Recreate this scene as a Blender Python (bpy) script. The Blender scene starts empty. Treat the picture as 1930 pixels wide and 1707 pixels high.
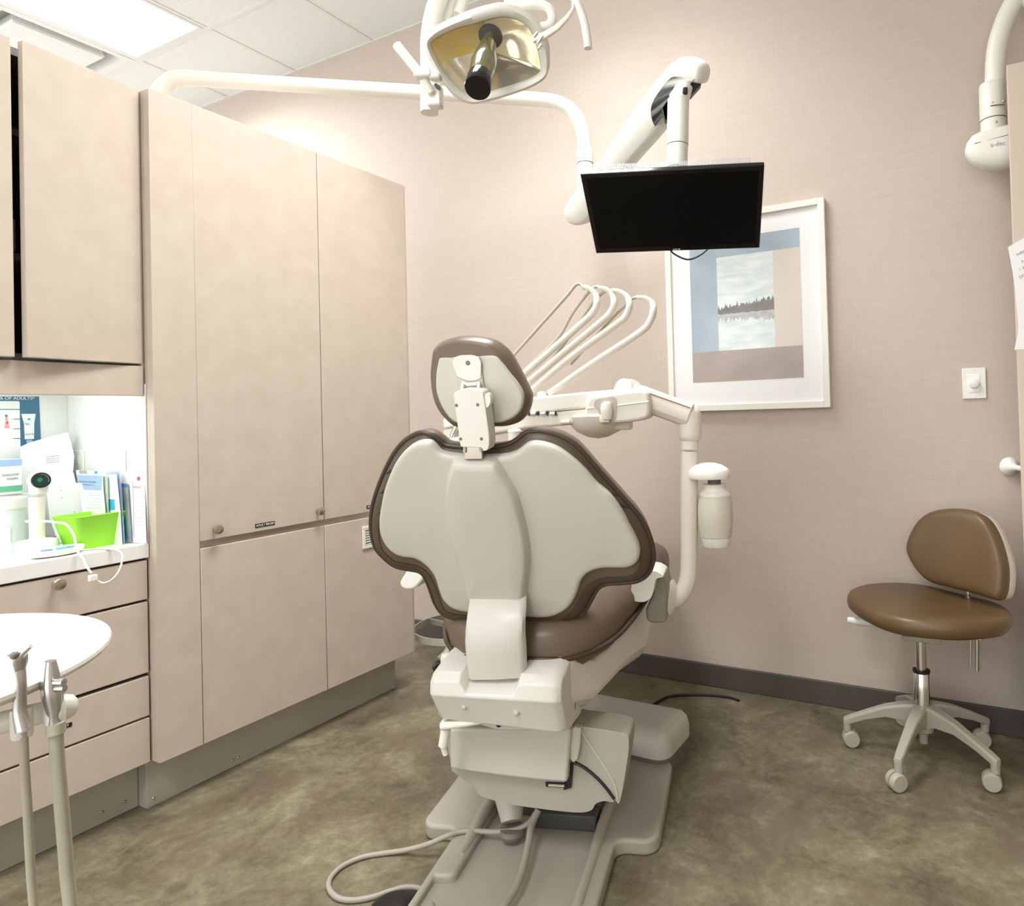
import bpy, bmesh, math, random
from mathutils import Vector as V, Matrix
random.seed(4)
S = bpy.context.scene
COL = S.collection
# ------------------------------------------------------------------ camera
FPX, PCX, PCY, H = 1273.636, 1186.221, 762.015, 1.085
R_ = V((0.89024667, 0.45462733, -0.02783628))
U_ = V((0.0314847, -0.0004546, 0.9995041))
F_ = V((-0.45438924, 0.89068164, 0.01471853))
EYE = V((0, 0, H))
cam = bpy.data.cameras.new('camera'); co = bpy.data.objects.new('camera', cam); COL.objects.link(co)
M = Matrix((R_, U_, -F_)).transposed().to_4x4(); M.translation = EYE
co.matrix_world = M
cam.sensor_width = 36; cam.sensor_fit = 'HORIZONTAL'; cam.lens = FPX/1930*36
cam.shift_x = (965-PCX)/1930; cam.shift_y = (PCY-853.5)/1930
cam.clip_start = 0.02
S.camera = co

def ray(px, py): return F_ + R_*((px-PCX)/FPX) - U_*((py-PCY)/FPX)
def on(px, py, ax, val):            # point of the room plane  axis = val  seen at this place of the photo
    d = ray(px, py); t = (val-EYE[ax])/d[ax]; return EYE+d*t
def dep(px, py, d): return EYE+ray(px, py)*d
def onp(px, py, P, N):
    d = ray(px, py); return EYE+d*((P-EYE).dot(N)/d.dot(N))
# dental chair frame: a = across, b = along (towards the feet), z = up
CO = V((-1.016, 1.407, 0)); CU = V((-.309, .951, 0)).normalized(); CV = V((.951, .309, 0)).normalized(); CZ = V((0, 0, 1))
def C(a, b, z): return CO+CV*a+CU*b+CZ*z
def ch(px, py, b=None, a=None):
    n, val = (CU, b) if b is not None else (CV, a)
    return onp(px, py, CO+n*val, n)
def cl(p): q = p-CO; return q.dot(CV), q.dot(CU), q.z
def tr(pts, x0, y0, s): return [(x0+x/s, y0+y/s) for x, y in pts]

# ------------------------------------------------------------------ materials
def mat(name, col, rough=.5, metal=0, col2=None, scale=8, detail=4, bump=0, bscale=200, coat=0, spec=.5, emit=None, es=1, trans=0, alpha=1, ior=1.45, nlo=.35, nhi=.65):
    m = bpy.data.materials.new(name); m.use_nodes = True
    nt = m.node_tree; b = nt.nodes['Principled BSDF']
    b.inputs['Base Color'].default_value = (*col, 1); b.inputs['Roughness'].default_value = rough; b.inputs['Metallic'].default_value = metal
    b.inputs['Specular IOR Level'].default_value = spec; b.inputs['Coat Weight'].default_value = coat; b.inputs['Coat Roughness'].default_value = .1
    b.inputs['Transmission Weight'].default_value = trans; b.inputs['Alpha'].default_value = alpha; b.inputs['IOR'].default_value = ior
    tc = nt.nodes.new('ShaderNodeTexCoord')
    if col2 is not None:
        n = nt.nodes.new('ShaderNodeTexNoise'); n.inputs['Scale'].default_value = scale; n.inputs['Detail'].default_value = detail
        r = nt.nodes.new('ShaderNodeValToRGB'); r.color_ramp.elements[0].color = (*col, 1); r.color_ramp.elements[1].color = (*col2, 1)
        r.color_ramp.elements[0].position = nlo; r.color_ramp.elements[1].position = nhi
        nt.links.new(tc.outputs['Object'], n.inputs['Vector']); nt.links.new(n.outputs['Fac'], r.inputs['Fac']); nt.links.new(r.outputs['Color'], b.inputs['Base Color'])
    if bump:
        n2 = nt.nodes.new('ShaderNodeTexNoise'); n2.inputs['Scale'].default_value = bscale; n2.inputs['Detail'].default_value = 3
        bp = nt.nodes.new('ShaderNodeBump'); bp.inputs['Strength'].default_value = bump; bp.inputs['Distance'].default_value = .002
        nt.links.new(tc.outputs['Object'], n2.inputs['Vector']); nt.links.new(n2.outputs['Fac'], bp.inputs['Height']); nt.links.new(bp.outputs['Normal'], b.inputs['Normal'])
    if emit is not None:
        b.inputs['Emission Color'].default_value = (*emit, 1); b.inputs['Emission Strength'].default_value = es
    return m

LAM = mat('beige_laminate', (.55, .472, .40), .42, col2=(.515, .437, .366), scale=16, detail=9, bump=.05, bscale=500, spec=.3)
WHITE = mat('white_plastic', (.80, .785, .73), .32, col2=(.775, .76, .70), scale=3, spec=.5)
WARMW = mat('warm_white_plastic', (.765, .72, .635), .35, col2=(.74, .695, .61), scale=4, bump=.02, bscale=800)
SHELL = mat('grey_white_shell', (.51, .493, .44), .38, col2=(.485, .468, .415), scale=3, bump=.04, bscale=900)
BASEG = mat('grey_beige_cast', (.375, .352, .298), .42, col2=(.352, .33, .278), scale=5, bump=.08, bscale=700)
BAND = mat('dark_grey_plastic', (.155, .14, .115), .5, col2=(.17, .15, .125), scale=6)
VINYL = mat('brown_vinyl', (.138, .100, .068), .36, col2=(.118, .085, .057), scale=7, bump=.12, bscale=420, spec=.45)
VPIPE = mat('dark_brown_piping', (.062, .043, .029), .42, col2=(.05, .035, .024), scale=9, bump=.1, bscale=420)
STOOLV = mat('tan_brown_vinyl', (.135, .082, .036), .36, col2=(.115, .069, .03), scale=7, bump=.1, bscale=420)
CEILT = mat('ceiling_tile_white', (.76, .785, .775), .85, col2=(.72, .745, .735), scale=60, detail=6, bump=.25, bscale=300)
GRIDM = mat('ceiling_grid_grey', (.72, .73, .71), .5, col2=(.70, .71, .69), scale=5)
PANEL = mat('lit_diffuser', (1, 1, 1), .5, emit=(.95, .98, 1), es=3)
TUBE = mat('lit_tube', (1, 1, 1), .5, emit=(.90, 1, .95), es=3)
CTOP = mat('white_worktop', (.80, .80, .78), .3, col2=(.78, .78, .76), scale=5)
SILVER = mat('satin_silver', (.66, .66, .66), .25, 1, col2=(.60, .60, .61), scale=8)
STEEL = mat('brushed_toe_kick', (.50, .475, .41), .42, .2, col2=(.46, .435, .375), scale=14)
CHROME = mat('chrome', (.78, .77, .74), .14, 1, col2=(.74, .73, .70), scale=3)
NICKEL = mat('brushed_nickel', (.60, .55, .47), .28, 1, col2=(.56, .51, .43), scale=8)
BLACK = mat('black_plastic', (.008, .008, .009), .4, col2=(.012, .012, .012), scale=8)
SCREEN = mat('black_screen', (.003, .003, .003), .45, col2=(.004, .004, .004), scale=2, spec=.12)
GLOSSB = mat('glossy_black_bezel', (.006, .006, .006), .12, col2=(.008, .008, .008), scale=2)
DARKIN = mat('dark_interior', (.02, .02, .022), .7, col2=(.03, .03, .03), scale=6)
BASEB = mat('brown_baseboard', (.075, .062, .052), .5, col2=(.085, .07, .06), scale=10)
DOORM = mat('beige_door', (.62, .52, .43), .45, col2=(.59, .495, .41), scale=6)
PAPER = mat('white_paper', (.82, .82, .82), .7, col2=(.80, .80, .80), scale=4)
INK = mat('grey_ink', (.30, .32, .34), .7, col2=(.34, .36, .38), scale=30)
BLUEINK = mat('blue_ink', (.06, .16, .42), .6, col2=(.08, .2, .5), scale=12)
POSTER = mat('poster_blue', (.035, .12, .20), .45, col2=(.06, .20, .34), scale=4)
GREENP = mat('lime_green_plastic', (.30, .72, .03), .4, col2=(.27, .66, .025), scale=4)
TEAL = mat('teal_print', (.02, .30, .26), .5, col2=(.03, .34, .30), scale=8)
CYAN = mat('cyan_print', (.03, .36, .60), .5, col2=(.04, .40, .62), scale=8)
PALEB = mat('pale_blue_print', (.30, .42, .70), .5, col2=(.34, .46, .72), scale=8)
MID = mat('grey_print', (.22, .26, .28), .5, col2=(.4, .44, .44), scale=12)
REDP = mat('red_print', (.65, .05, .10), .5, col2=(.6, .06, .1), scale=8)
PINKP = mat('pink_print', (.80, .35, .40), .5, col2=(.8, .3, .36), scale=8)
GLAZE = mat('picture_glazing', (1, 1, 1), .03, ior=1.45, alpha=.07)
CLEAR = mat('clear_plastic', (.93, .95, .95), .04, ior=1.45, alpha=.03)
REFL = mat('lamp_reflector', (.95, .93, .86), .12, .75, col2=(.93, .86, .66), scale=14, detail=2, coat=.6)
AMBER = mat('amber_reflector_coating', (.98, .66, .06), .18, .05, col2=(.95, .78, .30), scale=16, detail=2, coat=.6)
OLIVE = mat('smoked_glass_tube', (.10, .095, .035), .12, col2=(.17, .15, .06), scale=9, coat=.6)
CORDM = mat('grey_beige_cord', (.36, .33, .27), .5, col2=(.33, .30, .25), scale=6)
HOSE = mat('putty_hose', (.44, .42, .335), .5, col2=(.41, .39, .31), scale=10)
BOTTLE = mat('frosted_bottle', (.62, .585, .50), .35, col2=(.60, .565, .48), scale=5)
LENS = mat('dark_lens', (.003, .02, .028), .08, col2=(.004, .028, .035), scale=9, coat=1)
LENSG = mat('green_lens_core', (.01, .22, .12), .1, col2=(.01, .25, .14), scale=9)

def wallpaper():
    m = mat('woven_wallpaper', (.50, .385, .305), .75)
    nt = m.node_tree; b = nt.nodes['Principled BSDF']; N = nt.nodes.new; L = nt.links.new
    tc = N('ShaderNodeTexCoord'); out = []
    for sx, sz in ((5, 300), (300, 5)):
        mp = N('ShaderNodeMapping'); mp.inputs['Scale'].default_value = (sx, sx, sz); L(tc.outputs['Object'], mp.inputs['Vector'])
        n = N('ShaderNodeTexNoise'); n.inputs['Scale'].default_value = 1.6; n.inputs['Detail'].default_value = 5; n.inputs['Roughness'].default_value = .7
        L(mp.outputs['Vector'], n.inputs['Vector']); out.append(n)
    ad = N('ShaderNodeMath'); ad.operation = 'ADD'; L(out[0].outputs['Fac'], ad.inputs[0]); L(out[1].outputs['Fac'], ad.inputs[1])
    r = N('ShaderNodeValToRGB'); r.color_ramp.elements[0].position = .40; r.color_ramp.elements[1].position = .62
    r.color_ramp.elements[0].color = (.492, .415, .356, 1); r.color_ramp.elements[1].color = (.567, .487, .425, 1)
    hv = N('ShaderNodeMath'); hv.operation = 'MULTIPLY'; hv.inputs[1].default_value = .5; L(ad.outputs[0], hv.inputs[0]); L(hv.outputs[0], r.inputs['Fac'])
    L(r.outputs['Color'], b.inputs['Base Color'])
    bp = N('ShaderNodeBump'); bp.inputs['Strength'].default_value = .12; bp.inputs['Distance'].default_value = .002; L(ad.outputs[0], bp.inputs['Height']); L(bp.outputs['Normal'], b.inputs['Normal'])
    return m
STRAP = mat('pale_grey_plastic', (.575, .562, .515), .36, col2=(.555, .542, .495), scale=4, bump=.03, bscale=900)
HINGE = mat('soft_white_plastic', (.69, .675, .625), .36, col2=(.67, .655, .605), scale=4, bump=.03, bscale=900)
BORDER = mat('shade_tinted_vinyl', (.08, .058, .039), .42, col2=(.07, .05, .033), scale=9, bump=.1, bscale=420)  # cushion vinyl darkened: the shade on the border band is put into its colour
WALLP = wallpaper()
def floor_mat():
    m = mat('mottled_vinyl_floor', (.1, .09, .06), .38, spec=.4)
    nt = m.node_tree; b = nt.nodes['Principled BSDF']; N = nt.nodes.new; L = nt.links.new
    tc = N('ShaderNodeTexCoord')
    a = N('ShaderNodeTexNoise'); a.inputs['Scale'].default_value = 4.6; a.inputs['Detail'].default_value = 9; a.inputs['Roughness'].default_value = .66; a.inputs['Distortion'].default_value = .5
    c = N('ShaderNodeTexNoise'); c.inputs['Scale'].default_value = 38; c.inputs['Detail'].default_value = 5; c.inputs['Roughness'].default_value = .7
    for n in (a, c): L(tc.outputs['Object'], n.inputs['Vector'])
    mx = N('ShaderNodeMix'); mx.data_type = 'FLOAT'; mx.inputs[0].default_value = .3; L(a.outputs['Fac'], mx.inputs[2]); L(c.outputs['Fac'], mx.inputs[3])
    r = N('ShaderNodeValToRGB'); e = r.color_ramp.elements
    e[0].position = .34; e[0].color = (.075, .062, .038, 1); e[1].position = .70; e[1].color = (.345, .318, .215, 1)
    k = e.new(.46); k.color = (.140, .119, .074, 1); k = e.new(.56); k.color = (.210, .186, .120, 1)
    L(mx.outputs[0], r.inputs['Fac'])
    d = N('ShaderNodeTexNoise'); d.inputs['Scale'].default_value = 5.5; d.inputs['Detail'].default_value = 8; d.inputs['Roughness'].default_value = .7; mp = N('ShaderNodeMapping'); mp.inputs['Location'].default_value = (7, 3, 1)
    L(tc.outputs['Object'], mp.inputs['Vector']); L(mp.outputs['Vector'], d.inputs['Vector'])
    f2 = N('ShaderNodeValToRGB'); f2.color_ramp.elements[0].position = .48; f2.color_ramp.elements[0].color = (0, 0, 0, 1); f2.color_ramp.elements[1].position = .66; f2.color_ramp.elements[1].color = (.75, .75, .75, 1); L(d.outputs['Fac'], f2.inputs['Fac'])
    m2 = N('ShaderNodeMix'); m2.data_type = 'RGBA'; m2.inputs[7].default_value = (.148, .115, .078, 1); L(f2.outputs['Color'], m2.inputs[0]); L(r.outputs['Color'], m2.inputs[6]); L(m2.outputs[2], b.inputs['Base Color'])
    bp = N('ShaderNodeBump'); bp.inputs['Strength'].default_value = .05; bp.inputs['Distance'].default_value = .001; L(c.outputs['Fac'], bp.inputs['Height']); L(bp.outputs['Normal'], b.inputs['Normal'])
    return m
FLOORM = floor_mat()

# ------------------------------------------------------------------ mesh helpers
def smooth(pts, n=8, closed=True):
    """Catmull-Rom through the points."""
    pts = [V(p) for p in pts]; out = []; m = len(pts)
    rng = range(m) if closed else range(m-1)
    for i in rng:
        g = (lambda k: pts[k % m]) if closed else (lambda k: pts[min(max(k, 0), m-1)])
        p0, p1, p2, p3 = g(i-1), g(i), g(i+1), g(i+2)
        for k in range(n):
            t = k/n
            out.append(.5*((2*p1)+(p2-p0)*t+(2*p0-5*p1+4*p2-p3)*t*t+(3*p1-p0-3*p2+p3)*t**3))
    if not closed: out.append(pts[-1])
    return out
def resample(pts, n):
    pts = [V(p) for p in pts]; q = pts+[pts[0]]; L = [0]
    for i in range(len(pts)): L.append(L[-1]+(q[i+1]-q[i]).length)
    out = []; j = 0
    for k in range(n):
        s = L[-1]*k/n
        while L[j+1] < s: j += 1
        t = (s-L[j])/max(L[j+1]-L[j], 1e-9); out.append(q[j].lerp(q[j+1], t))
    return out
def inset2(pts, d):
    """move a closed 2-D outline inwards by d (counter-clockwise or not)"""
    n = len(pts); A = sum(pts[i].x*pts[(i+1) % n].y-pts[(i+1) % n].x*pts[i].y for i in range(n)); s = 1 if A > 0 else -1
    out = []
    for i in range(n):
        t = (pts[(i+1) % n]-pts[i-1]); t = t.normalized() if t.length > 1e-9 else V((1, 0))
        out.append(pts[i]+V((-t.y, t.x))*d*s)
    return out
class MB:
    def __init__(s): s.bm = bmesh.new()
    def face(s, pts):
        vs = [s.bm.verts.new(p) for p in pts]; return s.bm.faces.new(vs)
    def loft(s, rings, closed=True, cap0=True, cap1=True):
        rv = [[s.bm.verts.new(p) for p in r] for r in rings]; n = len(rv[0])
        for a, b in zip(rv, rv[1:]):
            for i in range(n if closed else n-1):
                j = (i+1) % n
                try: s.bm.faces.new((a[i], a[j], b[j], b[i]))
                except ValueError: pass
        if cap0 and n > 2: s.bm.faces.new(rv[0][::-1])
        if cap1 and n > 2: s.bm.faces.new(rv[-1])
        return rv
    def box(s, lo, hi, fr=None):
        f = fr or (lambda x, y, z: V((x, y, z)))
        r = [[f(x, y, z) for x, y in ((lo[0], lo[1]), (hi[0], lo[1]), (hi[0], hi[1]), (lo[0], hi[1]))] for z in (lo[2], hi[2])]
        s.loft(r)
    def prism(s, pts, vec):
        pts = [V(p) for p in pts]; vec = V(vec); s.loft([pts, [p+vec for p in pts]])
    def tube(s, pts, r, seg=14, caps=True):
        pts = [V(p) for p in pts]; n = len(pts); rr = r if isinstance(r, (list, tuple)) else [r]*n
        T = [(pts[min(i+1, n-1)]-pts[max(i-1, 0)]).normalized() for i in range(n)]
        up = T[0].orthogonal().normalized(); rings = []
        for i in range(n):
            up = (up-T[i]*up.dot(T[i])); up = up.normalized() if up.length > 1e-6 else T[i].orthogonal().normalized()
            w = T[i].cross(up)
            rings.append([pts[i]+(up*math.cos(2*math.pi*k/seg)+w*math.sin(2*math.pi*k/seg))*rr[i] for k in range(seg)])
        s.loft(rings, cap0=caps, cap1=caps)
    def lathe(s, prof, O, ax=V((0, 0, 1)), seg=32, ex=1, ey=1):
        ax = V(ax).normalized(); u = ax.orthogonal().normalized(); w = ax.cross(u); O = V(O)
        if abs(ax.z) > .99: u = V((1, 0, 0)); w = V((0, 1, 0))
        s.loft([[O+ax*h+(u*math.cos(2*math.pi*k/seg)*ex+w*math.sin(2*math.pi*k/seg)*ey)*max(r, 1e-4) for k in range(seg)] for r, h in prof])
    def sphere(s, O, r, seg=20):
        s.lathe([(r*math.sin(math.pi*k/12), -r*math.cos(math.pi*k/12)) for k in range(13)], O, seg=seg)
    def puff(s, outl, O, X, Y, Z, layers, n=140):
        """loft a flat outline (2-D) through layers (inset, depth along Z)"""
        o = resample(outl, n) if n else [V(p) for p in outl]
        ce = sum(o, V((0, 0)))/len(o); rings = []
        for L in layers:
            i, d = L[0], L[1]; f = L[2] if len(L) > 2 else 1
            q = inset2(o, i) if i else o
            rings.append([O+X*(ce.x+(p.x-ce.x)*f)+Y*(ce.y+(p.y-ce.y)*f)+Z*d for p in q])
        s.loft(rings)
OBJS = {}
def obj(name, mb, m, parent=None, bev=0, seg=2, ang=40, label=None, sub=0, kind=None):
    bm = mb.bm; bmesh.ops.recalc_face_normals(bm, faces=bm.faces)
    me = bpy.data.meshes.new(name); o = bpy.data.objects.new(name, me)
    off = V((0, 0, 0)); q = parent
    while q is not None: off = off+q.location; q = q.parent
    if parent is None:
        c = [v.co for v in bm.verts]; lo = V([min(p[i] for p in c) for i in range(3)]); hi = V([max(p[i] for p in c) for i in range(3)])
        off = V(((lo.x+hi.x)/2, (lo.y+hi.y)/2, lo.z)); o.location = off
    for v in bm.verts: v.co -= off
    bm.to_mesh(me); bm.free()
    me.materials.append(m); COL.objects.link(o); o.parent = parent
    for p in me.polygons: p.use_smooth = len(p.vertices) < 9
    try: me.set_sharp_from_angle(angle=math.radians(ang))
    except Exception: pass
    if bev:
        b = o.modifiers.new('bevel', 'BEVEL'); b.width = bev; b.segments = seg; b.limit_method = 'ANGLE'; b.angle_limit = math.radians(35)
    if sub:
        b = o.modifiers.new('sub', 'SUBSURF'); b.levels = sub; b.render_levels = sub
    if label: o['label'] = label
    if kind: o['kind'] = kind
    return o
def tag(o, label, cat, group=None, kind=None):
    o['label'] = label; o['category'] = cat
    if group: o['group'] = group
    if kind: o['kind'] = kind
    return o
def thing(name, label, cat, loc=(0, 0, 0), group=None):
    o = bpy.data.objects.new(name, None); COL.objects.link(o); o.location = V(loc); o.empty_display_size = .05
    return tag(o, label, cat, group)
def struct(name, mb, m, parent=None, bev=0):
    o = obj(name, mb, m, parent, bev=bev); o['kind'] = 'structure'; return o
def text(name, body, size, P, X, Y, m, parent, ext=.0004, align='CENTER'):
    """flat lettering as a mesh, centre P, reading along X, upright along Y"""
    cu = bpy.data.curves.new(name, 'FONT'); cu.body = body; cu.size = size; cu.align_x = align; cu.align_y = 'CENTER'; cu.extrude = ext
    t = bpy.data.objects.new(name+'_tmp', cu); COL.objects.link(t)
    dg = bpy.context.evaluated_depsgraph_get(); me = bpy.data.meshes.new_from_object(t.evaluated_get(dg)); me.name = name
    bpy.data.objects.remove(t); bpy.data.curves.remove(cu)
    X = V(X).normalized(); Y = V(Y); Y = (Y-X*Y.dot(X)).normalized(); Zn = X.cross(Y)
    Mx = Matrix((X, Y, Zn)).transposed().to_4x4(); Mx.translation = V(P); me.transform(Mx)
    off = V((0, 0, 0)); q = parent
    while q is not None: off = off+q.location; q = q.parent
    me.transform(Matrix.Translation(-off)); me.materials.clear(); me.materials.append(m)
    o = bpy.data.objects.new(name, me); COL.objects.link(o); o.parent = parent
    return o
def bx(lo, hi): m = MB(); m.box(lo, hi); return m

# ------------------------------------------------------------------ room shell
YW, ZC = 2.539, 3.065
XR, XL, YB = 1.45, -5.3, -2.4
FX = -2.064      # tall cabinet front
DX = -2.10       # drawer fronts
struct('floor', bx((XL, YB, -.05), (XR, YW, 0)), FLOORM)
struct('wall_back', bx((XL, YW, 0), (XR, YW+.1, ZC)), WALLP)
struct('wall_right', bx((XR, YB, 0), (XR+.1, YW+.1, ZC)), WALLP)
struct('baseboard_back', bx((-2.62, YW-.011, 0), (XR, YW, .088)), BASEB, bev=.003)
# ceiling: 0.61 m tiles dropped in a T-bar grid; three light panels and an air diffuser take the place of tiles
GX, GY, T = -3.345, 2.045, .61
ceil = bpy.data.objects.new('ceiling', None); COL.objects.link(ceil); ceil.location = (0, 0, ZC); ceil['kind'] = 'structure'
lights = [(0-1, -2), (3, -2), (4, -6)]      # column, first row (two rows long)
holes = {(c, r+k) for c, r in lights for k in (0, 1)} | {(-2, -1)}
tb = MB(); gb = MB()
for c in range(-4, 8):
    for r in range(-8, 1):
        x0 = GX+c*T; x1 = x0+T; y0 = GY+r*T; y1 = y0+T
        x0, x1, y0, y1 = max(x0, XL), min(x1, XR), max(y0, YB), min(y1, YW)
        if x1-x0 < .02 or y1-y0 < .02 or (c, r) in holes: continue
        tb.box((x0+.004, y0+.004, ZC+.0022), (x1-.004, y1-.004, ZC+.02))
for c in range(-3, 9):
    x = GX+c*T
    if XL < x < XR: gb.box((x-.011, YB, ZC-.001), (x+.011, YW, ZC+.004))
for r in range(-7, 2):
    y = GY+r*T
    if YB < y < YW: gb.box((XL, y-.011, ZC-.0012), (XR, y+.011, ZC+.0042))
gb.box((XL, YW-.016, ZC-.0014), (XR, YW, ZC+.0044))
gb.box((XL, YB, ZC+.10), (XR, YW, ZC+.12))
struct('ceiling_tiles', tb, CEILT, ceil); struct('ceiling_grid', gb, GRIDM, ceil)
LBL = ['lit white ceiling panel above the wall cabinets', 'lit ceiling panel over the dental chair, out of frame', 'lit ceiling panel behind the camera, out of frame']
PW = [34, 21, 24]
for i, (c, r) in enumerate(lights):
    x0 = GX+c*T+.012; y0 = GY+r*T+.012; x1 = x0+T-.024; y1 = y0+2*T-.024
    t = thing('ceiling_light_panel', LBL[i], 'ceiling light', ((x0+x1)/2, (y0+y1)/2, ZC))
    fb = MB()
    for lo, hi in (((x0, y0), (x0+.02, y1)), ((x1-.02, y0), (x1, y1)), ((x0+.02, y0), (x1-.02, y0+.02)), ((x0+.02, y1-.02), (x1-.02, y1))):
        fb.box((*lo, ZC-.003), (*hi, ZC+.05))
    obj('frame', fb, GRIDM, t)
    obj('diffuser', bx((x0+.02, y0+.02, ZC+.004), (x1-.02, y1-.02, ZC+.012)), PANEL, t)
    ld = bpy.data.lights.new('panel_lamp', 'AREA'); ld.shape = 'RECTANGLE'; ld.size = T-.08; ld.size_y = 2*T-.08; ld.energy = PW[i]; ld.spread = math.radians([160, 125, 130][i]); ld.color = (1, .995, .985) if i else (.95, .98, 1)
    lo_ = bpy.data.objects.new('panel_lamp', ld); COL.objects.link(lo_); lo_.location = (0, 0, -.006); lo_.parent = t
# air diffuser
x0 = GX-2*T; y0 = GY-T
t = thing('ceiling_air_diffuser', 'grey square air diffuser in the ceiling beside the lit panel', 'air vent', (x0+T/2, y0+T/2, ZC))
fb = MB(); w = .045
for a_, z_ in (((.012, .0), 0), ):
    pass
outer = [(x0+.012, y0+.012), (x0+T-.012, y0+.012), (x0+T-.012, y0+T-.012), (x0+.012, y0+T-.012)]
def sq(i, z): return [V((x0+i, y0+i, z)), V((x0+T-i, y0+i, z)), V((x0+T-i, y0+T-i, z)), V((x0+i, y0+T-i, z))]
fb.loft([sq(.012, ZC-.002), sq(.05, ZC-.002), sq(.07, ZC+.05), sq(.012, ZC+.06)], cap0=False, cap1=False)
fb.loft([sq(.07, ZC+.05), sq(.075, ZC+.09)], cap0=False, cap1=True)
obj('rim', fb, GRIDM, t)
fb = MB(); fb.loft([sq(.115, ZC-.006), sq(.11, ZC+.004), sq(.13, ZC+.06)])
obj('face_plate', fb, CEILT, t)

# door leaf standing open at the right edge of the view
dm = MB(); dm.box((.118, 2.318, .012), (1.02, 2.354, 2.10))
door = struct('door_1', dm, DOORM, bev=.002)
# ------------------------------------------------------------------ tall cabinet
XB = -2.56
tc = thing('tall_cabinet', 'tall beige laminate cabinet with four doors beside the dental chair', 'cabinet', (-2.3, 1.58, 0))
Y0, Y1, ZT, ZB = 1.09, 2.068, 2.053, .143
m = MB(); m.box((XB-.1, Y0, ZB), (FX-.022, Y1-.012, ZT)); m.box((FX-.022, Y0, ZB), (FX, 1.2095, ZT)); m.box((FX-.022, Y1-.012, ZB), (FX-.006, Y1, ZT))
obj('body', m, LAM, tc, bev=.0012)
def door(y0, y1, z0, z1, knob=None, x=FX, th=.02):
    d = obj('door', bx((x-th, y0, z0), (x, y1, z1)), LAM, tc, bev=.0016)
    if knob:
        k = MB(); P = V((x, *knob)); k.lathe([(.006, 0), (.0055, .012), (.0125, .016), (.0145, .021), (.0125, .027), (.005, .029)], P, (1, 0, 0), seg=20)
        obj('knob', k, NICKEL, d)
    return d
p = on(404, 997, 0, FX); q = on(597, 963, 0, FX)
d1 = door(1.20985, 1.6405, .742, ZT, (p.y, p.z)); d2 = door(1.6435, Y1-.013, .742, ZT, None)
k = MB(); k.lathe([(.006, 0), (.0055, .012), (.0125, .016), (.0145, .021), (.0125, .027), (.005, .029)], V((FX, q.y+.002, q.z)), (1, 0, 0), seg=20); obj('knob', k, NICKEL, d1)
d3 = door(1.2115, 1.6405, ZB, .7205); d4 = door(1.6435, Y1-.013, ZB, .7205)
m = MB(); m.box((FX-.03, 1.2115, .7205), (FX-.016, Y1-.013, .742)); obj('finger_groove', m, NICKEL, tc)
m = MB(); m.box((XB-.1, Y0, 0), (FX-.07, Y1-.05, ZB)); tk = obj('toe_kick', m, STEEL, tc, bev=.001)
for yy in (1.108, 1.34, 1.36):
    m = MB(); m.lathe([(.004, 0), (.003, .0015)], (FX-.0695, yy, .022), (1, 0, 0), seg=10); obj('screw', m, NICKEL, tk)
def label_strip(parent, P, txt, w, h, X=V((0, 1, 0)), N=V((1, 0, 0))):
    Z = V((0, 0, 1)); m = MB(); m.prism([P+X*sx*w/2+Z*sz*h/2 for sx, sz in ((-1, -1), (1, -1), (1, 1), (-1, 1))], N*.0012)
    s = obj('label_strip', m, BLACK, parent, label='black label strip with white lettering')
    text('lettering', txt, h*.78, P+N*.0014, X, Z, PAPER, s, ext=.0002)
label_strip(d1, on(499.5, 988, 0, FX), 'ADULT BRUSH', .068, .0125)
label_strip(d2, on(706, 953, 0, FX), 'ADULT PROPHY', .078, .0125)
# louvred vent in lower right door
g = MB(); py0, py1, pz0, pz1 = 1.806, 1.916, .607, .690
for lo, hi in (((py0, pz0), (py1, pz0+.01)), ((py0, pz1-.01), (py1, pz1)), ((py0, pz0+.01), (py0+.011, pz1-.01)), ((py1-.011, pz0+.01), (py1, pz1-.01))):
    g.box((FX, *lo), (FX+.006, *hi))
vent = obj('vent_grille', g, WHITE, d4, bev=.001, label='white louvred vent')
g = MB()
for i in range(7):
    z = pz0+.0105+i*.0092; g.face([V((FX+.001, py0+.01, z)), V((FX+.001, py1-.01, z)), V((FX+.0055, py1-.01, z+.0058)), V((FX+.0055, py0+.01, z+.0058))])
sl = obj('slats', g, WHITE, vent); so = sl.modifiers.new('s', 'SOLIDIFY'); so.thickness = .0012
obj('vent_backing', bx((FX+.0002, py0+.009, pz0+.009), (FX+.0008, py1-.009, pz1-.009)), BAND, vent)

# ------------------------------------------------------------------ base cabinet with drawers
YL = .20
bc = thing('drawer_cabinet', 'beige laminate base cabinet with drawers under the white worktop', 'cabinet', (-2.3, .65, 0))
m = MB(); m.box((XB, YL, ZB), (DX-.021, Y0-.001, .716)); obj('body', m, DARKIN, bc)
def drawer(z0, z1, knob=False):
    d = obj('drawer', bx((DX-.02, YL, z0), (DX, Y0-.006, z1)), LAM, bc, bev=.0016)
    if knob:
        k = MB(); kp = on(104, 1100, 0, DX); k.lathe([(.007, 0), (.006, .012), (.0125, .016), (.015, .021), (.013, .027), (.005, .029)], V((DX, kp.y, kp.z)), (1, 0, 0), seg=20); obj('knob', k, NICKEL, d)
    return d
drawer(.601, .711, True); drawer(.395, .594); dl = drawer(.2745, .385); drawer(ZB+.001, .2685)
label_strip(dl, on(124, 1368, 0, DX), 'KIT', .026, .011)
m = MB(); m.box((XB, YL, 0), (DX-.075, Y0-.001, ZB)); tk = obj('toe_kick', m, STEEL, bc, bev=.001)
for yy in (1.0, 1.055):
    m = MB(); m.lathe([(.004, 0), (.003, .0015)], (DX-.0745, yy, .03), (1, 0, 0), seg=10); obj('screw', m, NICKEL, tk)
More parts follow.
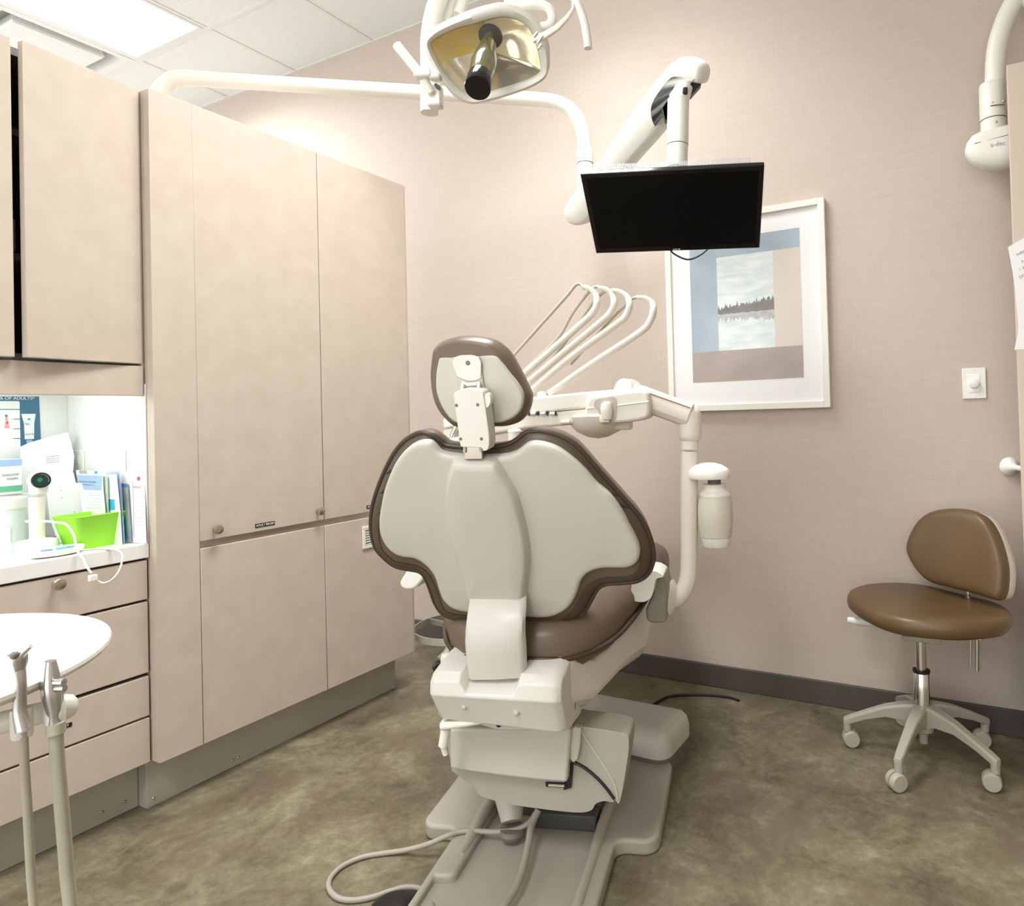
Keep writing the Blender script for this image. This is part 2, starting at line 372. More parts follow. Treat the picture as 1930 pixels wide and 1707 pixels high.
m = MB(); m.box((XB, YL, .7175), (DX+.004, Y0-.002, .758))
wt = obj('worktop', m, CTOP, bev=.002); tag(wt, 'white laminate worktop running over the drawers', 'worktop')
# niche lining
m = MB(); m.box((XB, YL, .758), (XB+.03, Y0-.001, 1.21)); nb = obj('niche_back_panel', m, CTOP); tag(nb, 'white back panel of the lit niche over the worktop', 'panel')
# ------------------------------------------------------------------ upper cabinet
uc = thing('wall_cabinet', 'beige laminate wall cabinet with two doors ajar over the worktop', 'cabinet', (-2.3, .65, 1.175))
m = MB()
m.box((-2.50, YL, 1.262), (DX-.0005-.022, Y0-.001, 1.28)); m.box((-2.50, YL, 2.03), (DX-.022, Y0-.001, 2.05)); m.box((-2.50, YL, 1.28), (-2.485, Y0-.001, 2.03))
m.box((-2.485, Y0-.019, 1.28), (DX-.022, Y0-.001, 2.03)); m.box((-2.485, YL, 1.28), (DX-.022, YL+.018, 2.03))
for z in (1.52, 1.84): m.box((-2.485, YL+.018, z), (DX-.06, Y0-.019, z+.018))
obj('carcass', m, mat('grey_interior', (.16, .16, .16), .6, col2=(.18, .18, .18), scale=6), uc)
obj('light_rail', bx((DX-.022, YL, 1.176), (DX, Y0-.008, 1.2605)), LAM, uc, bev=.0015)
obj('end_filler', bx((DX-.022, Y0-.007, 1.176), (DX-.010, Y0-.001, 2.05)), LAM, uc)
def swing(y_h, y_f, z0, z1, ang):
    # door hinged at y_h, free edge towards y_f, swung out by ang
    s = 1 if y_f > y_h else -1; w = abs(y_f-y_h); c, sn = math.cos(ang), math.sin(ang)
    def f(x, y, z): return V((DX+x*c+y*sn, y_h+s*(y*c-x*sn), z))
    m = MB(); m.box((-.02, 0, z0), (0, w, z1), f); return obj('door', m, LAM, uc, bev=.0016)
swing(Y0-.009, .803, 1.2665, 2.052, math.radians(7))
swing(.47, .787, 1.2665, 2.052, math.radians(4)); swing(.466, YL+.002, 1.2665, 2.052, 0)
# something pale on the shelf behind the gap between the doors
m = MB(); m.lathe([(.03, 0), (.035, .01), (.035, .09), (.02, .10), (.02, .12)], (-2.2, .80, 1.539), seg=20)
j = obj('shelf_jar', m, PAPER); tag(j, 'pale jar just seen in the gap between the wall cabinet doors', 'jar')
# under-cabinet light
uf = thing('under_cabinet_light', 'slim light strip under the wall cabinet', 'light fixture', (-2.28, .65, 1.24))
obj('housing', bx((-2.33, YL+.05, 1.245), (-2.21, 1.05, 1.2618)), WHITE, uf)
obj('lit_lens', bx((-2.325, YL+.06, 1.238), (-2.215, 1.04, 1.2448)), TUBE, uf)
ld = bpy.data.lights.new('strip_lamp', 'AREA'); ld.shape = 'RECTANGLE'; ld.size = .08; ld.size_y = .75; ld.energy = 0.75; ld.color = (.86, 1, .96)
lo_ = bpy.data.objects.new('strip_lamp', ld); COL.objects.link(lo_); lo_.parent = uf; lo_.location = (.01, 0, -.006)

# ------------------------------------------------------------------ things in the niche
XN = XB+.03
def card(pts, m, th=.0006, N=V((1, 0, 0))):
    b = MB(); b.prism(pts, N*th); return b
def onx(px, py, x=XN): return on(px, py, 0, x)
po = thing('wall_poster', 'blue poster of a white tube pinned to the niche back panel', 'poster', (XN, .9, 1.0))
def quad(x, a, b, c, d): return [on(*p, 0, x) for p in (a, b, c, d)]
def poster_part(name, pts, x, m, par=None):
    return obj(name, card([on(px, py, 0, x) for px, py in pts], m), m, par or po)
tp = lambda L: tr(L, 0, 740, 7.76)
poster_part('sheet', tp([(-250, 55), (570, 55), (597, 690), (597, 1500), (-250, 1500)]), XN+.001, POSTER)
poster_part('text_box', tp([(-200, 122), (270, 122), (285, 140), (287, 238), (-200, 238)]), XN+.002, PAPER)
poster_part('text_box', tp([(-200, 250), (287, 250), (300, 800), (300, 1000), (-200, 1000)]), XN+.002, PAPER)
poster_part('tube_picture', tp([(312, 310), (520, 308), (500, 450), (497, 675), (362, 680), (350, 450)]), XN+.002, PAPER)
poster_part('tube_mark', smooth(tp([(360, 440), (400, 445), (440, 462), (400, 475), (372, 462)]), 4), XN+.0028, PALEB)
poster_part('tube_mark', smooth(tp([(405, 372), (440, 375), (440, 400), (408, 398)]), 4), XN+.0028, CYAN)
poster_part('tube_cap', tp([(385, 690), (475, 685), (470, 740), (390, 750)]), XN+.002, PALEB)
poster_part('bottle_picture', tp([(75, 330), (110, 330), (115, 390), (145, 520), (65, 520), (80, 400)]), XN+.0028, PINKP)
poster_part('bottle_mark', smooth(tp([(92, 435), (112, 420), (118, 445), (98, 455)]), 4), XN+.0036, REDP)
poster_part('bottle_cap', tp([(72, 322), (110, 322), (110, 348), (72, 348)]), XN+.0036, BLUEINK)
for y_ in (385, 527, 670): poster_part('rule_line', tp([(190, y_-4), (298, y_-6), (298, y_+6), (190, y_+4)]), XN+.0028, POSTER)
Pt = onx(31, 749.5, XN+.0022); text('lettering', 'ACTS 50% OF ADULTS*', .0125, onx(14, 750.5, XN+.0022), (0, 1, 0), (0, 0, 1), PAPER, po)
text('lettering', 'SENSITIVE', .0055, onx(55, 818.3, XN+.003), (0, 1, 0), (0, 0, 1), INK, po)
m = MB(); m.box((XN+.001, Y0-.004, .759), (DX, Y0-.0012, 1.21)); o = obj('niche_side_panel', m, CTOP); tag(o, 'white side panel of the lit niche next to the tall cabinet', 'panel')
# wall sockets on the cabinet side
for i, (px, py) in enumerate([(149, 879), (226, 881)]):
    YS = Y0-.004; c = on(px, py, 1, YS); t = thing('wall_socket', ['white wall socket in the niche, behind the fanned papers', 'white wall socket in the niche, above the leaning brochures'][i], 'socket', c)
    m = MB(); m.box((c.x-.036, YS-.006, c.z-.05), (c.x+.036, YS, c.z+.05)); obj('cover_plate', m, WHITE, t, bev=.002)
    m = MB()
    for dz in (-.02, .02): m.box((c.x-.012, YS-.0075, c.z+dz-.011), (c.x+.012, YS-.0055, c.z+dz+.011))
    obj('outlet', m, CTOP, t, bev=.001)
# leaning sheets and brochures
def leaner(name, label, cat, pts, x0, lean, m, th=.001, group=None):
    """sheet standing on the worktop; photo outline seen on a plane facing the room that leans back"""
    N = V((math.cos(lean), -.35, math.sin(lean))).normalized(); P = V((x0, 1.0, .758))
    b = MB(); b.prism([onp(px, py, P, N) for px, py in pts], N*th)
    o = obj(name, b, m); tag(o, label, cat, group); return o, P, N
def mark(par, pts, P, N, m, name, off=.0014):
    b = MB(); b.prism([onp(px, py, P, N)+N*off for px, py in pts], N*.0004); return obj(name, b, m, par)
sh = lambda L: tr(L, 0, 720, 4.268)
g1 = 'papers leaning in the lit niche'
o, P, N = leaner('curled_sheet', 'large white curled sheet leaning highest against the niche corner', 'paper', sh([(165, 520), (240, 485), (330, 460), (430, 430), (545, 404), (575, 500), (597, 590), (590, 700), (560, 860), (500, 1240), (200, 1240), (150, 900)]), -2.44, .12, PAPER, group=g1)
for k in range(4): mark(o, sh([(370, 600+k*16), (480, 588+k*16), (480, 591+k*16), (370, 604+k*16)]), P, N, INK, 'print_line')
o, P, N = leaner('printed_sheet', 'white printed sheet leaning behind the green basket', 'paper', sh([(360, 760), (590, 725), (610, 810), (660, 820), (720, 1040), (740, 1280), (470, 1290), (400, 1100)]), -2.36, .16, PAPER, group=g1)
for k, (x, y) in enumerate([(490, 875), (495, 930), (600, 1045), (480, 1195)]): mark(o, sh([(x-5, y-4), (x+5, y-4), (x+5, y+4), (x-5, y+4)]), P, N, INK, 'print_dot')
bz = lambda L: tr(L, 130, 860, 8.5375)
def brochure(label, pts, y0, m, marks=()):
    N = V((.10, -1, .05)).normalized(); P = V((-2.2, y0, .758))
    def at(px, py, k=0):
        q = onp(px, py, P, N)+N*k; q.z = max(q.z, .7585); return q
    b = MB(); b.prism([at(px, py) for px, py in bz(pts)], N*.0012); o = obj('brochure', b, m); tag(o, label, 'brochure', 'brochures leaning in the lit niche')
    for name, q, mm in marks:
        b = MB(); b.prism([at(px, py, .0016) for px, py in bz(q)], N*.0004); obj(name, b, mm, o)
brochure('white brochure with a wide blue header, leftmost behind the green basket', [(140, 290), (545, 305), (560, 560), (640, 1480), (330, 1480), (240, 470)], 1.030, PAPER,
         [('header', [(145, 298), (540, 312), (525, 545), (250, 535), (225, 440), (150, 420)], PALEB), ('header_line', [(165, 390), (450, 405), (450, 430), (170, 415)], PAPER), ('header_line', [(200, 440), (475, 450), (475, 472), (205, 462)], PAPER)]
         + [('print_line', [(300, 620+k*50), (540, 625+k*50), (540, 629+k*50), (300, 624+k*50)], PALEB) for k in range(5)])
brochure('grey-topped brochure standing behind the blue-headed one', [(120, 225), (600, 225), (610, 300), (640, 1480), (300, 1480)], 1.052, PAPER, [('header', [(175, 228), (295, 228), (300, 275), (178, 278)], MID), ('header', [(420, 235), (465, 235), (468, 275), (425, 278)], CYAN)])
brochure('sage green brochure edge beside the blue-headed one', [(545, 315), (625, 320), (660, 1480), (600, 1480), (560, 560)], 1.036, mat('sage_print', (.36, .48, .40), .5, col2=(.5, .6, .55), scale=14))
brochure('white brochure with a cyan block low on its cover', [(620, 300), (770, 285), (830, 900), (860, 1480), (650, 1480), (650, 600)], 1.042, PAPER, [('cyan_block', [(650, 690), (742, 688), (752, 860), (655, 860)], CYAN)])
brochure('pale blue folder standing behind the cyan-block brochure', [(700, 245), (810, 245), (900, 1380), (860, 1480), (760, 1480)], 1.049, PALEB)
brochure('slim white brochure with a teal foot beside the green basket', [(820, 300), (850, 500), (900, 1385), (795, 1385), (800, 900)], 1.056, PAPER, [('teal_foot', [(798, 1310), (872, 1315), (874, 1380), (798, 1378)], TEAL)])
brochure('dark grey glossy brochure with a green stripe near the niche side', [(840, 430), (950, 440), (1010, 1380), (905, 1385), (850, 700)], 1.062, MID, [('navy_top', [(845, 435), (948, 445), (952, 495), (848, 490)], BLUEINK), ('green_stripe', [(870, 650), (900, 760), (970, 1340), (930, 1330), (890, 900)], TEAL)])
brochure('tall white brochure with a red emblem, rightmost in the niche', [(860, 235), (1215, 240), (1250, 1400), (1015, 1385), (950, 440), (870, 430)], 1.068, PAPER,
         [('emblem', smooth([V((x, y)) for x, y in ((1110, 330), (1150, 330), (1150, 370), (1130, 395), (1110, 370))], 3), REDP), ('header', [(1045, 475), (1165, 480), (1165, 512), (1047, 508)], PINKP), ('rule_line', [(1032, 400), (1040, 400), (1060, 1300), (1052, 1300)], PALEB)]
         + [('print_line', [(1060, 560+k*60), (1170, 564+k*60), (1170, 568+k*60), (1060, 564+k*60)], PALEB) for k in range(10)])
# green basket
gb_ = tr([(485, 1080), (690, 1080), (980, 1035), (860, 1030), (590, 1050)], 0, 720, 4.268)
c = on(168, 1028, 2, .758); c = V((-2.212, on(172, 1000, 0, -2.212).y, .758))
bk = thing('green_basket', 'lime green plastic basket on the worktop beside the intraoral scanner', 'basket', c)
def rr(cx, cy, hx, hy, r, n=6):
    o = []
    for sx, sy, a0 in ((1, 1, 0), (-1, 1, 90), (-1, -1, 180), (1, -1, 270)):
        for k in range(n+1):
            a = math.radians(a0+90*k/n); o.append(V((cx+sx*(hx-r)+r*math.cos(a), cy+sy*(hy-r)+r*math.sin(a))))
    return o
m = MB(); rot = math.radians(10); rings = []
for hx, hy, z in ((.036, .053, 0), (.050, .072, .088), (.0525, .0745, .091), (.0505, .0725, .0925), (.048, .070, .09), (.035, .052, .003)):
    rings.append([c+V((p.x*math.cos(rot)-p.y*math.sin(rot), p.x*math.sin(rot)+p.y*math.cos(rot), z)) for p in rr(0, 0, hx, hy, .016)])
m.loft(rings); obj('tub', m, GREENP, bk, ang=50)
m = MB(); m.prism([c+V((x, y, z)) for x, y, z in ((-.044, .030, .078), (-.044, .050, .078), (-.046, .050, .09), (-.046, .030, .09))], (.0012, 0, 0)); obj('sticker', m, PAPER, bk)
# scanner: camera head on a post in a dock, with cable
sc_ = thing('intraoral_scanner', 'white scanner with dark round lens standing in its dock on the worktop', 'scanner', (-2.26, .87, .758))
s0 = on(68, 1040, 2, .758); s0 = V((-2.245, on(70, 1000, 0, -2.245).y, .758))
m = MB(); m.puff(rr(0, 0, .034, .042, .02), s0, V((1, 0, 0)), V((0, 1, 0)), V((0, 0, 1)), [(0, 0), (0, .03), (.004, .036), (.012, .037)], n=60); obj('dock', m, WHITE, sc_)
m = MB(); m.lathe([(.022, .036), (.0165, .042), (.0165, .08), (.0175, .145), (.0165, .15)], s0, seg=24); obj('handle', m, WARMW, sc_)
hd = dep(68, 908, 1.70)
hd = onp(74, 905, s0+V((0, 0, .1)), V((1, 0, 0)))
ax = (EYE-hd+V((0.0, .35, 0))).normalized()
m = MB(); m.lathe([(.013, -.042), (.019, -.040), (.0225, -.03), (.0235, .0), (.0225, .02), (.0215, .024)], hd, ax, seg=28)
m.lathe([(.019, -.035), (.021, -.018), (.020, .0)], V((hd.x, hd.y-.002, hd.z-.0)), (0, 0, 1), seg=24); hh = obj('camera_head', m, WHITE, sc_)
m = MB(); m.lathe([(.0205, .022), (.0205, .0255), (.017, .0262), (.015, .0245)], hd, ax, seg=28); obj('lens', m, LENS, hh, label='dark round lens')
m = MB(); m.lathe([(.006, .0245), (.005, .0262)], hd+V((0, -.002, .001)), ax, seg=16); obj('lens_core', m, LENSG, hh)
cb = tr([(390, 505), (500, 500), (700, 500), (880, 520), (990, 540), (1080, 640), (1130, 750), (1150, 860), (1190, 980), (1260, 1070), (1310, 1180), (1390, 1290)], 0, 920, 8.04)
pts = [dep(px, py, 1.775-.006*max(0, i-5)) for i, (px, py) in enumerate(cb)]
m = MB(); m.tube(smooth(pts, 6, False), .0028, 10); obj('cable', m, WHITE, sc_)
pts = [dep(px, py, d) for (px, py), d in zip(sh([(640, 1350), (760, 1345), (900, 1345), (960, 1360), (985, 1400), (965, 1500), (910, 1580), (840, 1615), (790, 1600), (755, 1575)]), (1.765, 1.80, 1.83, 1.81, 1.775, 1.76, 1.745, 1.735, 1.73, 1.725))]
m = MB(); m.tube(smooth(pts, 6, False), .0022, 10); obj('cable', m, WHITE, sc_)
pl_ = dep(175, 1089, 1.715); m = MB(); m.box((pl_.x-.006, pl_.y-.009, pl_.z-.008), (pl_.x+.006, pl_.y+.009, pl_.z+.008)); obj('plug', m, WHITE, sc_, bev=.002)
# oval dish with instruments
dh = thing('oval_dish', 'white oval dish of small instruments at the worktop edge', 'dish', (-2.15, .89, .758))
d0 = V((-2.150, .893, .758))
m = MB(); m.lathe([(.30, 0), (.46, .004), (.5, .014), (.485, .0165), (.44, .012), (.3, .006)], d0, seg=40)
for v_ in m.bm.verts: v_.co = V((d0.x+(v_.co.x-d0.x)*.075, d0.y+(v_.co.y-d0.y)*.125, d0.z+(v_.co.z-d0.z)*1.2))
obj('dish', m, WHITE, dh)
for i, (dy, mm, lab) in enumerate([(-.02, BLUEINK, 'navy bur block lying in the oval dish'), (.012, CYAN, 'pale cyan capsule lying in the oval dish'), (.032, TEAL, 'teal capsule lying in the oval dish')]):
    m = MB(); m.tube([d0+V((-.004, dy-.011, .015)), d0+V((.002, dy+.011, .015))], .0045, 10); o = obj('capsule', m, mm); tag(o, lab, 'capsule')
# jars and mask box on the left
for i, (cy, r, hgt, lab) in enumerate([(.845, .045, .13, 'clear plastic canister with white lid at the left of the worktop')]):
    c = V((-2.36, cy+.02, .758)); t = thing('plastic_canister', lab, 'canister', c)
    m = MB(); m.lathe([(r*.96, 0), (r, .006), (r, hgt), (r*.94, hgt), (r*.94, .008)], c, seg=32); obj('jar', m, mat('frosted_canister', (.72, .78, .78), .25, col2=(.66, .73, .74), scale=9), t)
    m = MB(); m.lathe([(r*1.06, hgt-.012), (r*1.08, hgt+.006), (r*1.04, hgt+.016), (r*.9, hgt+.018)], c, seg=32); obj('lid', m, WHITE, t)
    m = MB()
    N = (EYE-c); N.z = 0; N.normalize(); X = V((-N.y, N.x, 0)); P = c+N*(r+.001)+V((0, 0, .05))
    m.prism([P+X*x+V((0, 0, z)) for x, z in ((-.012, -.022), (.012, -.022), (.012, .022), (-.012, .022))], N*.0006); obj('paper_label', m, PAPER, t)
c0 = V((-2.43, .925, .905)); X = V((.0, 1, 0)); t = thing('mask_box', 'white box of earloop masks standing over the canister lid in the niche', 'box', (-2.42, .90, .90))
bpt = tr([(48, 980), (320, 980), (330, 1470), (60, 1480)], 0, 740, 7.76); bpt = [on(px, py, 0, -2.40) for px, py in bpt]
yy0, yy1, zz0, zz1 = bpt[0].y-.09, bpt[1].y, bpt[2].z, bpt[0].z
m = MB(); m.box((-2.50, yy0, zz0), (-2.40, yy1, zz1)); obj('carton', m, PAPER, t, bev=.001)
m = MB(); m.box((-2.3995, yy0, zz1-.018), (-2.3990, yy1, zz1)); obj('blue_band', m, PALEB, t)
m = MB(); m.box((-2.3995, yy0, zz0+.008), (-2.3990, yy1, zz0+.024)); obj('green_band', m, mat('green_print', (.12, .42, .26), .5, col2=(.14, .45, .28), scale=9), t)
text('lettering', 'EARLOOP', .0085, V((-2.3990, yy1-.026, (zz0+zz1)/2+.006)), (0, 1, 0), (0, 0, 1), INK, t); text('lettering', 'MASKS', .0085, V((-2.3990, yy1-.022, (zz0+zz1)/2-.005)), (0, 1, 0), (0, 0, 1), INK, t)
c1 = V((-2.45, .90, .758)); m = MB(); m.box((-2.52, .78, .758), (-2.405, .958, zz0-.001)); o = obj('glove_box', m, CTOP, bev=.001); tag(o, 'plain white carton under the mask box in the niche', 'box')
# ------------------------------------------------------------------ framed picture
pxl = (on(1258.5, 470, 1, YW).x+on(1265, 776, 1, YW).x)/2; pxr = -.464; pzt, pzb = 1.857, 1.090; pxl = -1.101
pic = thing('framed_picture', 'white framed lake picture with blue and taupe blocks hung on the wallpaper', 'picture', ((pxl+pxr)/2, YW, pzb))
m = MB(); w = .024; yf = YW-.028
for lo, hi in (((pxl, pzb), (pxl+w, pzt)), ((pxr-w, pzb), (pxr, pzt)), ((pxl+w, pzb), (pxr-w, pzb+w)), ((pxl+w, pzt-w), (pxr-w, pzt))): m.box((lo[0], yf, lo[1]), (hi[0], YW, hi[1]))
obj('frame', m, WHITE, pic, bev=.0015)
m = MB(); m.box((pxl+w, YW-.016, pzb+w), (pxr-w, YW-.002, pzt-w)); obj('mat_board', m, PAPER, pic)
YP = YW-.0165
ax0, ax1 = on(1303, 600, 1, YP).x, on(1511.5, 600, 1, YP).x; az0, az1 = on(1513, 711, 1, YP).z, on(1510, 428, 1, YP).z
def art(name, x0, x1, z0, z1, mm, dy=0.0): return obj(name, bx((x0, YP-.0006-dy, z0), (x1, YP-dy, z1)), mm, pic)
AW, AH = ax1-ax0, az1-az0
bz1 = on(1445, 655, 1, YP).z; tz = on(1440, 474, 1, YP).z
lx0, lx1 = on(1353.5, 600, 1, YP).x, on(1460, 600, 1, YP).x
art('taupe_block', ax0, ax1, az0, bz1, mat('taupe_paint', (.30, .235, .205), .5, col2=(.36, .285, .25), scale=9))
BL = mat('dusty_blue_paint', (.235, .315, .39), .5, col2=(.33, .425, .50), scale=6, detail=6)
art('blue_block', ax0, lx0, bz1, az1, BL); art('blue_block', lx0, ax1, tz, az1, BL)
art('beige_block', lx1, ax1, bz1, tz, mat('beige_paint', (.60, .52, .46), .5, col2=(.64, .57, .51), scale=5))
def lake():
    m = mat('misty_lake_paint', (.62, .68, .68), .5); nt = m.node_tree; b = nt.nodes['Principled BSDF']; N = nt.nodes.new; L = nt.links.new
    tc = N('ShaderNodeTexCoord'); mp = N('ShaderNodeMapping'); mp.inputs['Scale'].default_value = (8, 1, 30); L(tc.outputs['Object'], mp.inputs['Vector'])
    n = N('ShaderNodeTexNoise'); n.inputs['Scale'].default_value = 1.2; n.inputs['Detail'].default_value = 7; L(mp.outputs['Vector'], n.inputs['Vector'])
    r = N('ShaderNodeValToRGB'); r.color_ramp.elements[0].position = .35; r.color_ramp.elements[1].position = .7
    r.color_ramp.elements[0].color = (.52, .62, .64, 1); r.color_ramp.elements[1].color = (.80, .82, .79, 1); L(n.outputs['Fac'], r.inputs['Fac']); L(r.outputs['Color'], b.inputs['Base Color']); return m
art('lake_scene', lx0, lx1, bz1, tz, lake())
# dark tree line with its reflection
TREE = mat('tree_line_paint', (.07, .068, .06), .6, col2=(.13, .125, .11), scale=40); TREER = mat('tree_reflection_paint', (.33, .33, .31), .6, col2=(.45, .47, .46), scale=40)
zl = on(1407, 588, 1, YP).z; LW = lx1-lx0
m = MB(); top = []; n = 70
rnd = random.Random(7)
for k in range(n+1):
    u = k/n; base = .020+.022*u; top.append((lx0+LW*u, zl+base+rnd.uniform(-.004, .010)+(.012 if rnd.random() < .12+.1*u else 0)))
def strip(m, lower, upper):
    for (xa, za), (xb, zb), (xc, zc), (xd, zd) in zip(lower, lower[1:], upper, upper[1:]): m.face([V((xa, YP-.0008, za)), V((xb, YP-.0008, zb)), V((xd, YP-.0008, zd)), V((xc, YP-.0008, zc))])
low = [(lx0+LW*k/n, zl+rnd.uniform(-.002, .002)) for k in range(n+1)]
strip(m, low, top); obj('tree_line', m, TREE, pic)
m = MB(); strip(m, [(x, zl-.006-abs(z-zl)*rnd.uniform(.3, .9)) for x, z in top], low); obj('tree_reflection', m, TREER, pic)
m = MB(); m.box((pxl+w-.001, YW-.0215, pzb+w-.001), (pxr-w+.001, YW-.0200, pzt-w+.001)); obj('glazing', m, GLAZE, pic)

# ------------------------------------------------------------------ dimmer, door stop, notice
a, b = on(1814.8, 752, 1, YW), on(1857.7, 692.5, 1, YW); cx, cz = (a.x+b.x)/2, (a.z+b.z)/2
sw = thing('dimmer_switch', 'white rotary dimmer switch on the wallpaper right of the picture', 'switch', (cx, YW, cz))
obj('cover_plate', bx((a.x, YW-.006, a.z), (b.x, YW, b.z)), WHITE, sw, bev=.002)
obj('insert', bx((cx-.018, YW-.0075, cz-.03), (cx+.018, YW-.0055, cz+.03)), CTOP, sw, bev=.001)
m = MB(); m.lathe([(.0155, 0), (.0145, .012), (.011, .0135)], (cx, YW-.0075, cz), (0, -1, 0), seg=24); obj('knob', m, WHITE, sw)
for dz in (-.046, .046):
    m = MB(); m.lathe([(.003, 0), (.0025, .001)], (cx, YW-.006, cz+dz), (0, -1, 0), seg=10); obj('screw', m, CTOP, sw)
c = on(1902, 879, 1, YW); ds = thing('door_stop', 'white wall door stop bumper touching the open door', 'door stop', c)
m = MB(); m.lathe([(.031, 0), (.031, .006), (.027, .012), (.014, .03), (.009, .05), (.0085, .12), (.009, .172)], c, (0.42, -1, 0), seg=28); obj('bumper', m, WHITE, ds)
nt_pts = tr([(140, 185), (370, 90), (400, 700), (400, 1555), (225, 1560), (275, 1340), (280, 1240), (240, 800), (200, 500)], 1880, 440, 7.12)
YD = 2.3170; m = MB(); base = [on(px, py, 1, YD) for px, py in nt_pts]
xr = .245
poly = [base[0], V((xr, YD, base[1].z+.06)), V((xr, YD, base[3].z)), base[4], base[5], base[6], base[7], base[8]]
m.prism(poly, (0, .0008, 0)); nt_ = obj('paper_notice', m, PAPER); tag(nt_, 'white typed paper notice stuck on the edge of the open door', 'paper')
for k, (x0_, y_, txt) in enumerate([(250, 290, 'WRITE'), (318, 382, 'A'), (280, 490, '1. ED'), (290, 590, 'DOC')]):
    px, py = 1880+x0_/7.12, 440+y_/7.12; P = on(px, py, 1, YD-.0006); text('lettering', txt, .0115, P, (1, 0, -.05 if False else .38), (-.2, 0, 1), INK, nt_, align='LEFT')

# ------------------------------------------------------------------ dental chair
dc = thing('dental_chair', 'brown and grey-white dental chair seen from behind in the middle of the room', 'dental chair', CO)
def cz_(z): return lambda x, y, zz: C(x, y, zz)
# base plate
def arc(cx, cy, r, a0, a1, n=6): return [(cx+r*math.cos(math.radians(a0+(a1-a0)*k/n)), cy+r*math.sin(math.radians(a0+(a1-a0)*k/n))) for k in range(n+1)]
m = MB(); m.prism([C(x, y, 0) for x, y in ((-.19, -.75), (.19, -.75), (.19, .58), (-.19, .58))], CZ*.020); obj('base_plate', m, BASEG, dc, bev=.002)
wing = arc(.235, -.03, .03, 180, 90)+arc(.27, .04, .04, -90, 0)+arc(.27, .36, .04, 0, 90)
Rr_ = [(.150, -.75), (.205, -.75)]+wing+[(.150, .40)]
Ll_ = [(-.188, -.75), (-.205, -.75)]+[(-x, y) for x, y in wing]+[(-.140, .40)]+arc(-.160, -.155, .020, 0, -90, 4)+[(-.188, -.176)]
for pts in (Rr_, Ll_):
    m = MB(); m.prism([C(x, y, 0) for x, y in pts], CZ*.040); obj('base_side', m, BASEG, dc, bev=.009, seg=4, ang=50)
m = MB(); m.tube([C(.163, -.75, .036), C(.163, -.1, .038), C(.160, .3, .044)], [.010, .012, .018], 14); m.tube([C(-.158, -.10, .034), C(-.160, .05, .044), C(-.160, .3, .056)], [.012, .018, .022], 14); obj('base_rail', m, BASEG, dc)
m = MB(); m.box((-.13, .10, .020), (.15, .34, .09), C); m.box((-.02, .05, .020), (.145, .10, .060), C); obj('base_mechanism', m, mat('charcoal_casting', (.06, .058, .055), .5, col2=(.07, .068, .064), scale=8), dc, bev=.004)
# hydraulic link: rounded arm hanging below the lift cover
m = MB(); p = [cl(ch(px, py, b=-.02)) for px, py in ((940, 1495), (955, 1530), (962, 1552))]
m.tube([C(q[0], q[1]+.05-i*.02, q[2]) for i, q in enumerate(p)], [.036, .034, .026], 18); obj('lift_link', m, SHELL, dc)
p = cl(ch(960, 1565, b=-.03)); m = MB(); m.lathe([(.03, 0), (.034, .01), (.03, .02)], C(p[0], p[1]+.02, .036), seg=24); obj('link_foot', m, BAND, dc)
# lift skirt, panel, side fairing
z7 = lambda L: tr(L, 600, 1240, 2.4125)
def slab(name, pts, b0, b1, mm, bev=.008, n=0, seg=3, par=dc, **k):
    P = [ch(px, py, b=b0) for px, py in pts]; m = MB(); m.prism(P, CU*(b1-b0)); return obj(name, m, mm, par, bev=bev, seg=seg, **k)
sk = smooth([V(p) for p in z7([(605, 500), (612, 515), (650, 545), (705, 585), (740, 628), (870, 664), (1000, 684), (1120, 698), (1200, 702), (1243, 690), (1262, 662), (1300, 650), (1345, 652), (1318, 590), (1240, 530), (1185, 488), (1160, 480), (1150, 400), (1140, 330), (900, 318), (610, 318)])], 4)
slab('lift_skirt', sk, -.118, -.03, BASEG, bev=.006, ang=35)
pan = z7([(598, 322), (1148, 322), (1148, 350), (1130, 567), (1000, 557), (850, 540), (700, 520), (598, 503)])
slab('lift_panel', pan, -.150, -.122, SHELL, bev=.006)
fair = smooth([V(p) for p in z7([(1150, 318), (1190, 312), (1250, 318), (1392, 345), (1412, 395), (1400, 500), (1372, 650), (1352, 650), (1330, 610), (1285, 560), (1225, 500), (1165, 470), (1142, 460)])], 5)
slab('side_fairing', fair, -.128, -.04, BASEG, bev=.009, ang=35)
arc = smooth([V(p) for p in z7([(1150, 468), (1200, 492), (1262, 540), (1310, 592), (1345, 640)])], 5, False)
m = MB(); m.tube([ch(p.x, p.y, b=-.130) for p in arc], .0035, 8); obj('gasket', m, BLACK, dc)
arc = smooth([V(p) for p in z7([(1190, 325), (1240, 400), (1300, 490), (1345, 570), (1362, 640)])], 5, False)
m = MB(); m.tube([ch(p.x, p.y, b=-.1285) for p in arc], .0022, 8); obj('fairing_rib', m, SHELL, dc)
fl = smooth([V(p) for p in z7([(1150, 325), (1183, 318), (1195, 330), (1180, 462), (1142, 460)])], 2)
slab('fairing_lip', fl, -.140, -.12, SHELL, bev=.004)
dk = z7([(1125, 480), (1160, 470), (1150, 590), (1115, 600)])
slab('dark_gap', dk, -.123, -.112, BLACK, bev=0)
cp = z7([(1032, 568), (1128, 572), (1128, 590), (1035, 585)]); slab('cover_clip', cp, -.1245, -.116, BLACK, bev=0)
cp = z7([(1045, 574), (1118, 578), (1118, 588), (1045, 584)]); slab('cover_clip_tab', cp, -.128, -.12, SHELL, bev=.001)
